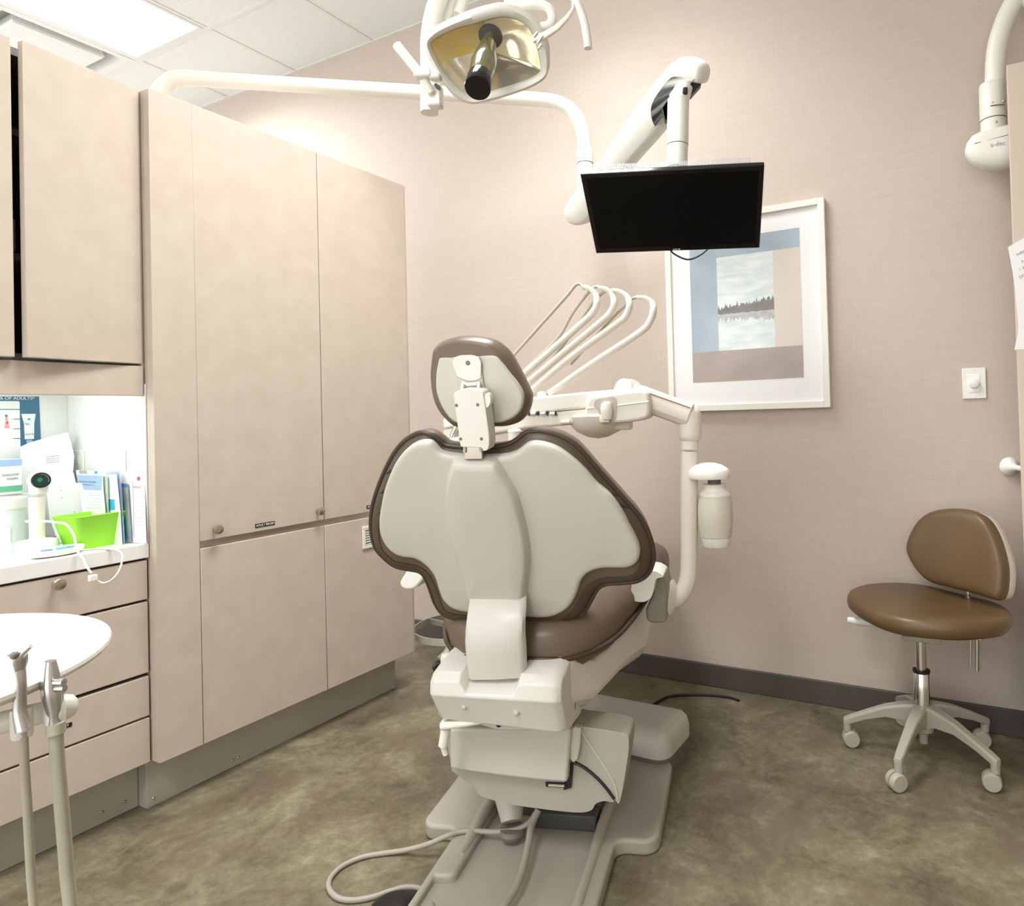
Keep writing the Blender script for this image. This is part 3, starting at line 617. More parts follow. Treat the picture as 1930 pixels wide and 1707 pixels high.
# lever and pivot plate under the hinge block
lv = [(930, 1355), (880, 1362), (832, 1368)]
m = MB(); m.tube([ch(px, py, b=-.235) for px, py in lv], [.005, .008, .009], 12); m.tube([ch(833, 1367, b=-.235), ch(843, 1352, b=-.22), ch(862, 1345, b=-.18)], .007, 10); obj('release_lever', m, WHITE, dc)
m = MB(); m.tube([ch(840, 1372, b=-.225), ch(835, 1405, b=-.225)], .0105, 16); m.tube([ch(835, 1406, b=-.225), ch(840, 1421, b=-.22)], .0065, 12); obj('lever_grip', m, WHITE, dc)
pp = smooth([V(p) for p in z7([(720, 290), (800, 270), (880, 278), (970, 300), (990, 318), (900, 328), (800, 322)])], 4)
slab('pivot_plate', pp, -.225, -.16, SHELL, bev=.003)
hc = ch(940, 1365, b=-.2256); m = MB(); m.lathe([(.0065, 0), (.006, .0012)], hc, -CU, seg=16); obj('pivot_hole', m, BLACK, dc)
# hinge block at the foot of the backrest
z6 = lambda L: tr(L, 740, 1000, 3.217)
BF = -.285
A0 = cl(ch(807, 1290, b=BF))[0]; A1 = cl(ch(1052, 1300, b=BF))[0]
zt_ = cl(ch(930, 1277, b=BF))[2]; zc_ = cl(ch(930, 1318, b=BF))[2]; zb_ = cl(ch(930, 1362, b=-.20))[2]
NL, NR = cl(ch(868, 1290, b=BF))[0], cl(ch(975, 1300, b=BF))[0]
def prof(a, dz=0, nt=False):
    p = [(-.10, zt_+.028), (-.225, zt_+.014), (-.268, zt_+.004), (BF, zt_-.012), (BF-.004, zc_), (BF+.010, zc_-.022), (-.245, zb_+.006), (-.20, zb_-.012), (-.10, zb_-.02), (-.06, zb_)]
    if nt: p = [(-.10, zt_-.01), (-.20, zt_-.005), (-.245, zt_-.012), (BF-.001, zc_+.010), (BF-.004, zc_)]+p[5:]
    return p
m = MB()
ks = [(A0, .012, 0, 0), (A0+.004, .006, 0, 0), (A0+.014, 0, 0, 0), (NL-.004, 0, 0, 0), (NL+.012, 0, 0, 1), (NR-.012, 0, 0, 1), (NR+.004, 0, 0, 0), (A1-.016, 0, 0, 0), (A1-.004, .005, 0, 0), (A1+.004, .014, 0, 0)]
rings = []
for a, ins, _, nt in ks:
    q = [V(p) for p in prof(a, nt=bool(nt))]; lf = (A1-a)/(A1-A0)
    q = [V((p.x, p.y+(.020*lf if k > 5 else .006*lf if k > 3 else 0))) for k, p in enumerate(q)]; mid = sum(q, V((0, 0)))/len(q)
    q = [p+(mid-p).normalized()*ins if ins else p for p in q]; rings.append([C(a, p.x, p.y) for p in q])
m.loft(rings); obj('hinge_block', m, HINGE, dc, bev=.004, ang=30)
m = MB()
for px, py in ((874, 1333), (972, 1345)): m.sphere(ch(px, py, b=BF+.012)+CU*.004, .007, 12)
obj('screw_dimples', m, SHELL, dc)
# seat underframe: white flank running forward and outward from the hinge block
def sec(b, a0, a1, z0, z1, r=.02):
    return [C(a0, b, z1), C(a0-.0, b, z0+r), C(a0+r, b, z0), C(a1-r, b, z0), C(a1, b, z0+r), C(a1, b, z1)]
m = MB()
def asec(b, half_, z0, z1): return sec(b, -half_, half_, z0, z1, .03)
fl_top = [z6([(1130, 822)])[0], z6([(1250, 765)])[0], z6([(1395, 690)])[0], z6([(1478, 590)])[0]]
m.loft([asec(-.20, .150, zb_+.03, zt_+.02), asec(-.10, .19, zb_-.0, .515), asec(.05, .235, zb_+.02, .535), asec(.22, .262, .40, .56), asec(.45, .255, .43, .58)])
obj('seat_frame', m, HINGE, dc, bev=.012, ang=40)
lg = ch(1083, 1329, a=A1+.003); m = MB(); m.lathe([(.0085, 0), (.008, .0015)], lg, CV, seg=16); obj('flank_emblem', m, NICKEL, dc)
# seat cushion: stations along the chair
def csec(b, half_, z0, z1, n=10, r=.045):
    pts = []
    hz = (z1-z0)/2; zm = (z0+z1)/2
    for k in range(28):
        t = 2*math.pi*k/28; c_, s_ = math.cos(t), math.sin(t)
        e = .45
        pts.append(C(.022+half_*math.copysign(abs(c_)**e, c_), b, zm+hz*math.copysign(abs(s_)**.7, s_)))
    return pts
SE = [(-.212, .02, .545, .575), (-.208, .08, .525, .595), (-.195, .12, .512, .615), (-.15, .168, .505, .635), (-.08, .212, .512, .655), (.02, .245, .535, .68), (.15, .262, .555, .69), (.30, .268, .565, .695), (.50, .265, .555, .685), (.70, .25, .51, .65), (.95, .235, .42, .60), (1.05, .20, .40, .55)]
m = MB(); m.loft([csec(*q) for q in SE]); seat = obj('seat_cushion', m, VINYL, dc, ang=70)
def edge_line(frac, s, off=.002):
    pts = []
    for b, hf, z0, z1 in SE[2:-2]: pts.append(C(.022+s*(hf+off), b, z0+(z1-z0)*frac))
    return pts
left = edge_line(.36, -1); right = edge_line(.36, 1)
back = [C(hf_, b_, z_) for hf_, b_, z_ in ((-.06, -.209, .552), (.02, -.214, .552), (.10, -.209, .552))]
m = MB(); m.tube(smooth(left[::-1]+back+right, 6, False), .006, 10); obj('piping', m, VPIPE, seat)
# backrest traced on a plane leaning towards the camera
bw = V((0, 0, 0)); lean = math.radians(20.5)
BY = (CZ*math.cos(lean)-CU*math.sin(lean)); BN = (-CU*math.cos(lean)-CZ*math.sin(lean)); BP = C(0, -.245, .80)
def bpl(px, py, d=0):
    P = BP-BN*d; q = onp(px, py, P, BN)-P; return V((q.dot(CV), q.dot(BY)))
z5 = lambda L: tr(L, 680, 600, 2.845)
SHL = z5([(620, 742), (520, 738), (430, 722), (395, 690), (372, 668), (340, 662), (290, 672), (235, 710), (185, 775), (150, 850), (125, 920), (110, 990), (98, 1060), (97, 1130), (115, 1190), (150, 1240), (190, 1270), (235, 1283), (290, 1290), (340, 1320), (375, 1355), (400, 1400), (415, 1450), (440, 1510), (480, 1550), (530, 1570), (620, 1582), (760, 1594), (880, 1600), (960, 1606), (1030, 1598), (1090, 1570), (1130, 1530), (1160, 1470), (1180, 1410), (1220, 1365), (1290, 1342), (1360, 1340), (1430, 1338), (1475, 1315), (1495, 1270), (1485, 1210), (1440, 1120), (1390, 1030), (1330, 950), (1260, 890), (1200, 820), (1130, 755), (1060, 705), (1000, 680), (940, 668), (895, 672), (865, 692), (830, 718), (780, 735), (700, 742)])
CUS = z5([(600, 690), (470, 680), (430, 655), (390, 625), (340, 610), (295, 620), (235, 660), (180, 730), (130, 830), (95, 920), (70, 1010), (62, 1100), (70, 1170), (90, 1230), (130, 1275), (185, 1318), (250, 1335), (310, 1345), (340, 1365), (360, 1400), (380, 1450), (405, 1520), (440, 1570), (490, 1595), (560, 1608), (720, 1622), (880, 1635), (1000, 1645), (1080, 1635), (1150, 1605), (1200, 1560), (1235, 1500), (1270, 1440), (1320, 1415), (1400, 1410), (1480, 1400), (1535, 1365), (1562, 1310), (1568, 1240), (1540, 1140), (1490, 1050), (1420, 970), (1340, 880), (1260, 790), (1200, 720), (1150, 670), (1080, 630), (1000, 605), (930, 600), (885, 610), (850, 640), (800, 670), (740, 682), (680, 688)])
so_ = smooth([bpl(px, py) for px, py in SHL], 5)
m = MB(); m.puff(so_, BP, CV, BY, BN, [(.0, -.016), (0, -.004), (.0025, .001), (.006, .003), (.013, .0042)], n=300); obj('back_shell', m, SHELL, dc, ang=60)
cd = .036
co_ = smooth([bpl(px, py, cd) for px, py in CUS], 5)
m = MB(); m.puff(co_, BP-BN*cd, CV, BY, BN, [(.035, -.050), (.014, -.046), (.004, -.034), (0, -.018), (0, -.004), (.004, .006), (.010, .014), (.016, .018), (.028, .021)], n=300)
cu_ = obj('back_cushion', m, VINYL, dc, ang=70)
m = MB(); rs = resample(co_, 260)
def ring_tube(outl, d, r, ins):
    o = inset2(outl, ins); P0 = BP-BN*d; pts = [P0+CV*p.x+BY*p.y for p in o]; return pts+[pts[0], pts[1]]
m.tube(ring_tube(rs, cd-.004, .0055, -.001), .0055, 8, False); obj('piping', m, VPIPE, cu_)
m = MB()
o1 = inset2(rs, .0005)
P0 = BP-BN*(cd-.008); 
m.loft([[BP-BN*(cd-.001)+CV*p.x+BY*p.y for p in inset2(rs, -.0012)], [BP-BN*(cd-.012)+CV*p.x+BY*p.y for p in inset2(rs, .005)], [BP-BN*(cd-.020)+CV*p.x+BY*p.y for p in inset2(rs, .013)], [BP-BN*(cd-.0225)+CV*p.x+BY*p.y for p in inset2(rs, .026)]], cap0=False, cap1=False)
obj('border_band', m, BORDER, cu_, label='border band of cushion vinyl with shade in its colour')
for s_, e_ in (((1175, 800), (1268, 800)), ((1232, 862), (1335, 882)), ((1300, 920), (1405, 960)), ((1362, 985), (1465, 1025)), ((1425, 1085), (1520, 1110)), ((160, 815), (130, 835)), ((122, 925), (92, 945)), ((104, 1040), (70, 1055))):
    P_, Q_ = z5([s_, e_]); A_ = bpl(*P_, cd-.021); B_ = bpl(*Q_, cd-.002); m = MB()
    m.tube([BP-BN*(cd-.0225)+CV*A_.x+BY*A_.y, BP-BN*(cd-.014)+CV*(A_.x+B_.x)/2+BY*(A_.y+B_.y)/2, BP-BN*(cd-.001)+CV*B_.x+BY*B_.y], .0026, 8); obj('stitched_seam', m, VPIPE, cu_)
# spine cover raised on the shell
SP = z5([(500, 768), (520, 745), (610, 752), (715, 752), (742, 765), (790, 840), (840, 930), (878, 1060), (903, 1180), (908, 1300), (898, 1400), (885, 1500), (870, 1524), (740, 1520), (600, 1512), (588, 1490), (570, 1400), (535, 1300), (493, 1180), (470, 1060), (465, 950), (475, 850)])
s2 = smooth([bpl(px, py) for px, py in SP], 5)
m = MB(); m.puff(s2, BP, CV, BY, BN, [(-.004, 0), (.0, .010), (.002, .018, .99), (.002, .024, .96), (.002, .027, .90), (.002, .0285, .5)], n=160); obj('spine_cover', m, SHELL, dc, ang=70)
# bent carrying strap from the spine down into the hinge block
c0 = [bpl(*p) for p in z6([(462, 415), (805, 420)])]
st = z6([(462, 420), (447, 520), (437, 600), (434, 680), (440, 760), (455, 893)]); er = z6([(797, 424), (795, 500), (790, 570), (790, 650), (796, 740), (800, 880)])
bst = [-.236, -.256, -.268, -.272, -.270, -.262]
rings = []
for (lx, ly), (rx, ry), d in zip(st, er, bst):
    L_ = ch(lx, ly, b=d); Q_ = ch(rx, ry, b=d); X_ = (Q_-L_).normalized(); e = .006
    rings.append([L_-BN*.02, L_+X_*.002, L_+X_*.010+BN*e, L_.lerp(Q_, .5)+BN*(e+.002), Q_-X_*.010+BN*e, Q_-X_*.002, Q_-BN*.02])
m = MB(); m.loft([smooth(r, 1) for r in rings]); obj('back_strap', m, STRAP, dc, ang=50)
# headrest
HP = C(0, -.335, 1.16); hl = math.radians(8); HY = (CZ*math.cos(hl)-CU*math.sin(hl)); HN = (-CU*math.cos(hl)-CZ*math.sin(hl))
def hpl(px, py, d=0):
    P = HP-HN*d; q = onp(px, py, P, HN)-P; return V((q.dot(CV), q.dot(HY)))
zh = lambda L: tr(L, 820, 640, 7.111)
HO = z5([(392, 170), (405, 150), (440, 120), (500, 100), (560, 92), (640, 97), (710, 115), (760, 150), (800, 195), (840, 265), (880, 345), (905, 400), (910, 430), (900, 480), (880, 525), (840, 560), (780, 578), (700, 580), (620, 586), (540, 585), (500, 575), (450, 530), (410, 470), (388, 400), (378, 310), (383, 230)])
HI = z5([(428, 210), (500, 208), (600, 204), (715, 197), (760, 235), (800, 290), (840, 345), (868, 400), (872, 440), (858, 490), (820, 530), (760, 556), (700, 560), (620, 566), (560, 566), (505, 555), (460, 512), (425, 450), (405, 380), (405, 300), (415, 240)])
ho = smooth([hpl(px, py, .03) for px, py in HO], 5); hi_ = smooth([hpl(px, py, .006) for px, py in HI], 5)
m = MB(); m.puff(ho, HP-HN*.03, CV, HY, HN, [(.03, -.05), (.012, -.045), (.002, -.028), (0, -.012), (.001, .004), (.006, .016), (.012, .023), (.016, .025)], n=160); hr = obj('headrest_cushion', m, VINYL, dc, ang=70)
m = MB(); hi2 = resample(hi_, 120); m.puff(hi2, HP-HN*.006, CV, HY, HN, [(0, -.01), (0, .0), (.002, .003), (.006, .004)], n=0); obj('headrest_shell', m, SHELL, hr, ang=60, label='grey-white rear shell')
def hslab(name, pts, d0, d1, mm, bev=.003, par=hr, seg=3, **k):
    P = [onp(px, py, HP+HN*d1, HN) for px, py in pts]; m = MB(); m.prism(P, -HN*(d1-d0)); return obj(name, m, mm, par, bev=bev, seg=seg, **k)
hslab('glide_bar', zh([(225, 240), (585, 225), (660, 660), (320, 690)]), -.002, .004, SHELL, .002)
tg = smooth([V(p) for p in zh([(245, 240), (580, 228), (610, 480), (600, 520), (520, 548), (420, 545), (310, 500), (285, 470)])], 3)
hslab('glide_plate', tg, .003, .006, HINGE, .001)
m = MB(); m.lathe([(.005, 0), (.0045, .001)], onp(820+440/7.111, 640+312/7.111, HP+HN*.006, HN), HN, seg=12); obj('glide_screw', m, BAND, hr)
m = MB(); lp = zh([(360, 690), (375, 570), (430, 600), (560, 590), (590, 560), (580, 680)]); m.tube([onp(px, py, HP+HN*.012, HN) for px, py in lp], .0035, 8); obj('release_loop', m, WHITE, hr)
# neck housing
nk = smooth([V(p) for p in zh([(250, 740), (275, 700), (350, 668), (420, 655), (520, 660), (600, 672), (640, 700), (650, 760), (665, 850), (680, 950), (700, 1100), (720, 1250), (725, 1380), (715, 1450), (690, 1485), (640, 1490), (610, 1450), (370, 1440), (335, 1400), (320, 1300), (300, 1150), (280, 1000), (262, 860)])], 3)
nh = hslab('neck_housing', nk, .002, .040, HINGE, .008, par=dc, ang=35)
for x, y in ((285, 880), (570, 872), (340, 1330), (620, 1330)):
    m = MB(); m.lathe([(.0035, 0), (.003, .0008)], onp(820+x/7.111, 640+y/7.111, HP+HN*.0402, HN), HN, seg=10); obj('screw', m, BAND, nh)
wg = smooth([V(p) for p in zh([(665, 860), (660, 800), (680, 730), (705, 712), (735, 760), (742, 830), (720, 890), (680, 915), (630, 900), (625, 885)])], 3)
hslab('tilt_knob', wg, .022, .036, WHITE, .003, par=nh)
nk2 = zh([(385, 1430), (625, 1430), (632, 1600), (395, 1605)]); hslab('neck_post', nk2, .008, .022, NICKEL, .001, par=nh, label='metal post below the housing')
m = MB()
for L in ([(375, 1430), (410, 1435), (410, 1520), (372, 1515)], [(590, 1430), (625, 1430), (630, 1510), (592, 1515)]):
    m.prism([onp(px, py, HP+HN*.026, HN) for px, py in zh(L)], -HN*.01)
obj('post_guides', m, SHELL, nh, bev=.001)
# armrests
def armrest(pts, b0, thick, mm, name='armrest'):
    P = [ch(px, py, b=b0) for px, py in pts]; m = MB(); m.prism(P, CU*thick); return obj(name, m, mm, dc, bev=.012, seg=4, ang=50)
al = smooth([V(p) for p in z6([(42, 320), (60, 280), (95, 235), (140, 228), (195, 262), (180, 300), (140, 345), (100, 358), (60, 350)])], 4)
armrest(al, .08, .22, WHITE)
zr = lambda L: tr(L, 1160, 1040, 10.67)
ar = smooth([V(p) for p in zr([(300, 900), (320, 720), (350, 570), (500, 490), (680, 385), (800, 385), (900, 430), (960, 500), (830, 540), (790, 640), (760, 780), (725, 900), (640, 980), (540, 1010), (420, 1000), (330, 960)])], 4)
armrest(ar, .02, .10, WHITE)

# ------------------------------------------------------------------ delivery unit carried on the chair
du = thing('delivery_unit', 'white dental delivery unit with instrument arms behind the chair headrest', 'dental unit', C(.33, .2, .5))
cpv = smooth([V(p) for p in zr([(790, 640), (860, 510), (960, 500), (1010, 640), (1040, 800), (1030, 1000), (1015, 1250), (1020, 1390), (960, 1430), (850, 1435), (740, 1430), (660, 1400), (620, 1320), (615, 1150), (690, 1000), (740, 880)])], 4)
P = [ch(p.x, p.y, b=.085) for p in cpv]; m = MB(); m.prism(P, CU*.12); obj('mount_bracket', m, mat('mid_grey_plastic', (.27, .245, .205), .5, col2=(.25, .23, .19), scale=6), du, bev=.006, seg=3)
BD = .20    # along-chair distance of the post
pc = [(1262, 1133), (1276, 1127), (1290, 1110), (1297, 1085), (1299, 1050), (1299, 1000), (1299, 900), (1300, 850)]
m = MB(); m.tube(smooth([ch(px, py, b=BD) for px, py in pc], 6, False), .0235, 22); obj('post', m, WARMW, du)
P0 = ch(1262, 1125, b=BD-.03); m = MB(); m.lathe([(.040, 0), (.042, .006), (.036, .011), (.02, .014)], P0, CV*.97-CU*.2, seg=28, ex=1.15, ey=1.0); obj('post_flange', m, WHITE, du)
m = MB(); m.tube([ch(1299.5, 846, b=BD), ch(1300, 790, b=BD)], .0245, 22); m.lathe([(.0245, -.045), (.029, -.04), (.0315, -.03), (.0315, .03), (.027, .044), (.016, .052), (.004, .054)], ch(1300, 800, b=BD), seg=28); obj('post_head', m, WARMW, du)
# slanted arm with octagonal section
a0, a1 = ch(1301, 783, b=BD-.005), ch(1192, 744, b=BD+.0)
X_ = (a1-a0).normalized(); Y_ = (CZ-X_*CZ.dot(X_)).normalized(); Z_ = X_.cross(Y_)
oc = [(.034, .014), (.030, .026), (.012, .032), (-.016, .032), (-.030, .022), (-.034, .008)]
oc = oc+[(a_, -b_) for a_, b_ in oc[::-1]]
m = MB(); m.loft([[a0+Y_*a_*.96+Z_*b_ for a_, b_ in oc], [a1+Y_*a_*1.02+Z_*b_ for a_, b_ in oc]]); obj('support_arm', m, WARMW, du, bev=.002)
m = MB()
for k in (0, 1):
    m.tube([a0+Y_*(.020-.0), a0.lerp(a1, .95)+Y_*.020], .0004, 6) if False else None
s_ = a0.lerp(a1, .02)+Y_*.0205-Z_*.0315*(1 if Z_.dot(F_) > 0 else -1); e_ = a0.lerp(a1, .9)+Y_*.0205-Z_*.0315*(1 if Z_.dot(F_) > 0 else -1)
m = MB(); m.tube([s_, e_], .0014, 6); obj('arm_seam', m, BAND, du)
kj = ch(1184, 736, b=BD+.02)
m = MB(); m.lathe([(.040, -.03), (.042, .0), (.040, .02), (.030, .036), (.012, .044)], V(kj)-CZ*.012, CZ, seg=28); obj('arm_knuckle', m, WHITE, du)
m = MB(); m.lathe([(.026, 0), (.024, .003)], ch(1175, 730, b=BD-.024), -CU+CZ*.2-CV*.2, seg=24); obj('knuckle_cap', m, CTOP, du)
# control head
zd = lambda L: tr(L, 920, 500, 3.86)
HB = .14
upper = zd([(-330, 1110), (-120, 1085), (150, 1000), (300, 960), (500, 940), (700, 920), (730, 918), (1000, 895), (1130, 893), (1155, 915), (1166, 985), (950, 1015), (700, 1040), (500, 1060), (270, 1085), (-330, 1190)])
lower = zd([(-330, 1192), (270, 1087), (500, 1062), (700, 1042), (950, 1017), (1166, 988), (1166, 1075), (1140, 1105), (1060, 1128), (780, 1150), (740, 1130), (700, 1150), (550, 1165), (270, 1188), (60, 1225), (-330, 1290)])
for nm, pts, d in (('head_top', upper, .0), ('head_bottom', lower, .004)):
    P = [ch(px, py, b=HB+d) for px, py in pts]; m = MB(); m.prism(P, CU*.15); obj(nm, m, WARMW if d else WHITE, du, bev=.007, seg=3, ang=35)
ec = smooth([V(p) for p in zd([(700, 1130), (715, 1000), (760, 950), (900, 928), (1000, 915), (1100, 905), (1150, 915), (1170, 950), (1172, 1060), (1150, 1110), (1060, 1135), (930, 1148), (780, 1152)])], 3)
P = [ch(p.x, p.y, b=HB-.016) for p in ec]; m = MB(); m.prism(P, CU*.12); obj('head_end_cap', m, WARMW, du, bev=.008, seg=3, ang=35)
m = MB(); m.tube([ch(px, py, b=HB-.0165) for px, py in zd([(720, 1043), (770, 1036)])], .002, 8); m.tube([ch(px, py, b=HB-.0165) for px, py in zd([(940, 1020), (1050, 1006), (1168, 992)])], .0022, 8); obj('seam_bead', m, WHITE, du)
rc = smooth([V(p) for p in zd([(772, 1030), (775, 990), (800, 972), (860, 962), (905, 955), (930, 970), (938, 1020), (915, 1140), (825, 1145), (800, 1060)])], 3)
P = [ch(p.x, p.y, b=HB-.0175) for p in rc]; m = MB(); m.prism(P, CU*.004); obj('handle_recess', m, mat('taupe_recess', (.50, .455, .385), .6, col2=(.48, .435, .365), scale=6), du)
m = MB(); kp = ch(*zd([(862, 1052)])[0], b=HB-.024); m.lathe([(.004, -.028), (.0125, -.025), (.0155, -.008), (.0165, .006), (.013, .018), (.005, .023)], kp, CZ, seg=24); obj('handle_knob', m, WHITE, du)
m = MB(); q = ch(*zd([(848, 1122)])[0], b=HB-.024); m.box((-.013, -.006, -.008), (.013, .006, .006), lambda x, y, z: q+CV*x+CU*y+CZ*z); obj('handle_clip', m, WARMW, du, bev=.002)
for x in (325, 395, 465):
    kp = ch(*zd([(x, 1078)])[0], b=HB-.002); m = MB(); m.tube([kp-CV*.006, kp+CV*.008], .0042, 10); obj('toggle', m, WHITE, du)
m = MB()
for x in (298, 362, 430, 492):
    q = ch(*zd([(x, 1077)])[0], b=HB-.001); m.box((-.0018, -.003, -.006), (.0018, .003, .006), lambda a_, b_, c_: q+CV*a_+CU*b_+CZ*c_)
obj('toggle_slots', m, BLACK, du)
q = ch(*zd([(578, 1140)])[0], b=HB-.002); m = MB(); m.tube([q-CV*.018, q+CV*.006], .0055, 10); obj('slide_switch', m, WHITE, du)
q = ch(*zd([(800, 1155)])[0], b=HB+.06); m = MB(); m.lathe([(.002, -.058), (.03, -.053), (.06, -.038), (.078, -.018), (.084, .004), (.08, .01)], V(q)+CZ*.018, seg=36); obj('underside_bowl', m, WARMW, du)
q = ch(*zd([(975, 1160)])[0], b=HB+.05); m = MB(); m.box((-.03, -.03, -.014), (.026, .03, .03), lambda x, y, z: q+CV*x+CU*y+CZ*z); obj('underside_box', m, WARMW, du, bev=.006)
q = ch(970, 822, b=HB-.02); m = MB(); m.lathe([(.018, -.05), (.018, .012), (.019, .013), (.017, .018), (.008, .021)], q, seg=24); obj('head_pivot', m, WHITE, du)
q = ch(*zd([(395, 930)])[0], b=HB+.03); m = MB(); m.lathe([(.016, -.015), (.014, .002), (.006, .006)], q, seg=20); obj('whip_boss', m, WHITE, du)
# whip arms with hoses
WR = [[(262, 790), (480, 600), (690, 415), (765, 340), (790, 275), (783, 215), (740, 172), (680, 152)], [(285, 855), (560, 625), (815, 415), (885, 350), (915, 285), (905, 220), (860, 175), (800, 160)],
      [(310, 915), (600, 670), (930, 430), (1000, 370), (1028, 295), (1015, 235), (960, 193), (900, 180)], [(440, 935), (760, 712), (1100, 490), (1175, 410), (1203, 325), (1190, 272), (1140, 238), (1080, 232)]]
WT = [[(705, 170), (650, 135), (570, 225), (440, 370), (180, 660), (60, 800)], [(830, 165), (770, 160), (690, 245), (610, 355), (535, 490), (450, 590), (340, 690), (200, 830)], [(930, 185), (850, 190), (780, 250), (715, 335), (655, 420), (560, 560), (400, 760)], [(1110, 236), (1050, 242), (985, 303), (925, 360), (850, 440), (760, 540), (600, 720)]]
for k in range(4):
    b0 = HB+.03+.0*k
    pts = smooth([ch(*zd([p])[0], b=b0+.01*(i > 4)) for i, p in enumerate(WR[k])], 6, False); n = len(pts)
    m = MB(); m.tube(pts, [.0098 if i < n*.55 else .0098-.0045*(i-n*.55)/(n*.45) for i in range(n)], 14); wa = obj('whip_arm', m, WARMW, du)
    pts = smooth([ch(*zd([p])[0], b=b0+.012+.004*i) for i, p in enumerate(WT[k])], 6, False)
    m = MB(); m.tube(pts, .0046, 10); obj('hose', m, HOSE, wa)
q0, q1 = ch(862, 800, b=HB), ch(849, 828, b=HB-.02); m = MB(); m.tube([q0, q0.lerp(q1, .7), q1, q1+(q1-q0)*.3], [.008, .0075, .004, .0015], 12); hp = obj('handpiece', m, CHROME); tag(hp, 'slim handpiece hanging at the left end of the delivery unit', 'handpiece')
q0, q1 = ch(843, 834, b=HB-.02), ch(880, 828, b=HB-.02); m = MB(); m.tube([q0, q1], .011, 14); obj('handpiece_holder', m, WARMW, du)
# bottle cap carrier and bottle
zb2 = lambda x, y: (1280+x/5.336, 740+y/5.336)
bd = ch(1344, 900, b=BD-.01); s = (bd-EYE).dot(F_)/FPX/5.336
m = MB(); top = on(1336, 888, 2, bd.z) if False else dep(*zb2(297, 860), (bd-EYE).dot(F_))
m.lathe([(215*s*.98, 0), (216*s, .004), (214*s, 78*s), (190*s, 105*s), (140*s, 135*s), (70*s, 155*s), (8*s, 160*s)], top, seg=40, ey=.8); obj('bottle_carrier', m, WHITE, du)
wb = thing('water_bottle', 'frosted white water bottle hanging below the round carrier on the post', 'bottle', top)
c = dep(*zb2(373, 1540), (bd-EYE).dot(F_)); K = s
m = MB(); m.lathe([(135*K, 0), (143*K, 10*K), (152*K, 95*K)], c, seg=36); obj('base_cup', m, WHITE, wb)
m = MB(); m.lathe([(151*K, 96*K), (158*K, 100*K), (170*K, 190*K), (178*K, 300*K), (176*K, 390*K), (166*K, 460*K), (157*K, 505*K)], c, seg=40); obj('body', m, BOTTLE, wb)
m = MB(); m.lathe([(155*K, 506*K), (154*K, 522*K), (140*K, 545*K), (115*K, 575*K), (113*K, 590*K), (122*K, 608*K), (122*K, 622*K), (70*K, 628*K)], c, seg=36); obj('shoulder', m, WHITE, wb)
m = MB(); m.lathe([(66*K, 626*K), (66*K, 664*K)], c, seg=24); obj('neck', m, BAND, wb)

# floor junction box
jb = thing('utility_box', 'low grey-white utility box on the floor right of the dental chair', 'floor box', (-1.0, 1.96, 0))
o = rr(-1.03, 1.935, .188, .11, .045)
m = MB(); m.puff(o, V((0, 0, 0)), V((1, 0, 0)), V((0, 1, 0)), V((0, 0, 1)), [(.004, 0), (.004, .06)], n=120); obj('grey_base', m, BAND, jb)
m = MB(); m.puff(o, V((0, 0, 0)), V((1, 0, 0)), V((0, 1, 0)), V((0, 0, 1)), [(0, .055), (0, .09), (.006, .112), (.018, .125), (.04, .132)], n=120); obj('cover', m, STRAP, jb, ang=60)
m = MB(); m.tube(smooth([on(px, py, 2, .005) for px, py in ((1180, 1345), (1225, 1330), (1262, 1312), (1320, 1309), (1370, 1313), (1393, 1320))], 6, False), .0045, 8); fc = obj('floor_cable', m, BLACK); tag(fc, 'thin black cable lying on the floor below the picture', 'cable')
# foot control with its cord
ft = thing('foot_control', 'dark round foot pedal with grey cord on the floor left of the chair', 'foot pedal', on(742, 1712, 2, 0))
m = MB(); m.lathe([(.055, 0), (.057, .006), (.054, .016), (.036, .026), (.015, .03), (.002, .031)], on(744, 1722, 2, 0), seg=36); obj('pedal', m, BLACK, ft)
pts = [(z_, p) for p, z_ in zip(z7([(985, 705), (965, 740), (930, 765), (880, 782), (800, 790), (700, 785), (640, 790), (580, 810), (500, 845), (400, 872), (300, 887), (200, 905), (110, 945), (55, 1000), (50, 1050), (90, 1090), (160, 1100), (250, 1085), (330, 1058), (400, 1042), (460, 1048), (505, 1085), (520, 1140), (505, 1190)]),
     (.09, .075, .06, .052, .050, .048, .047, .046, .03, .012)+(.006,)*12+(.02, .03))]
m = MB(); m.tube(smooth([on(p[0], p[1], 2, z_) for z_, p in pts], 6, False), .0062, 10); obj('cord', m, CORDM, ft)
pts = [on(px, py, 2, z_) for (px, py), z_ in zip(z7([(1000, 690), (970, 760), (955, 850), (935, 940), (905, 1030), (870, 1090), (840, 1140), (800, 1200)]), (.10, .075, .06, .052, .048, .046, .046, .046))]
m = MB(); m.tube(smooth(pts, 6, False), .0085, 12); sc2 = obj('supply_hose', m, CORDM); tag(sc2, 'grey supply hose lying in the chair base channel', 'hose')
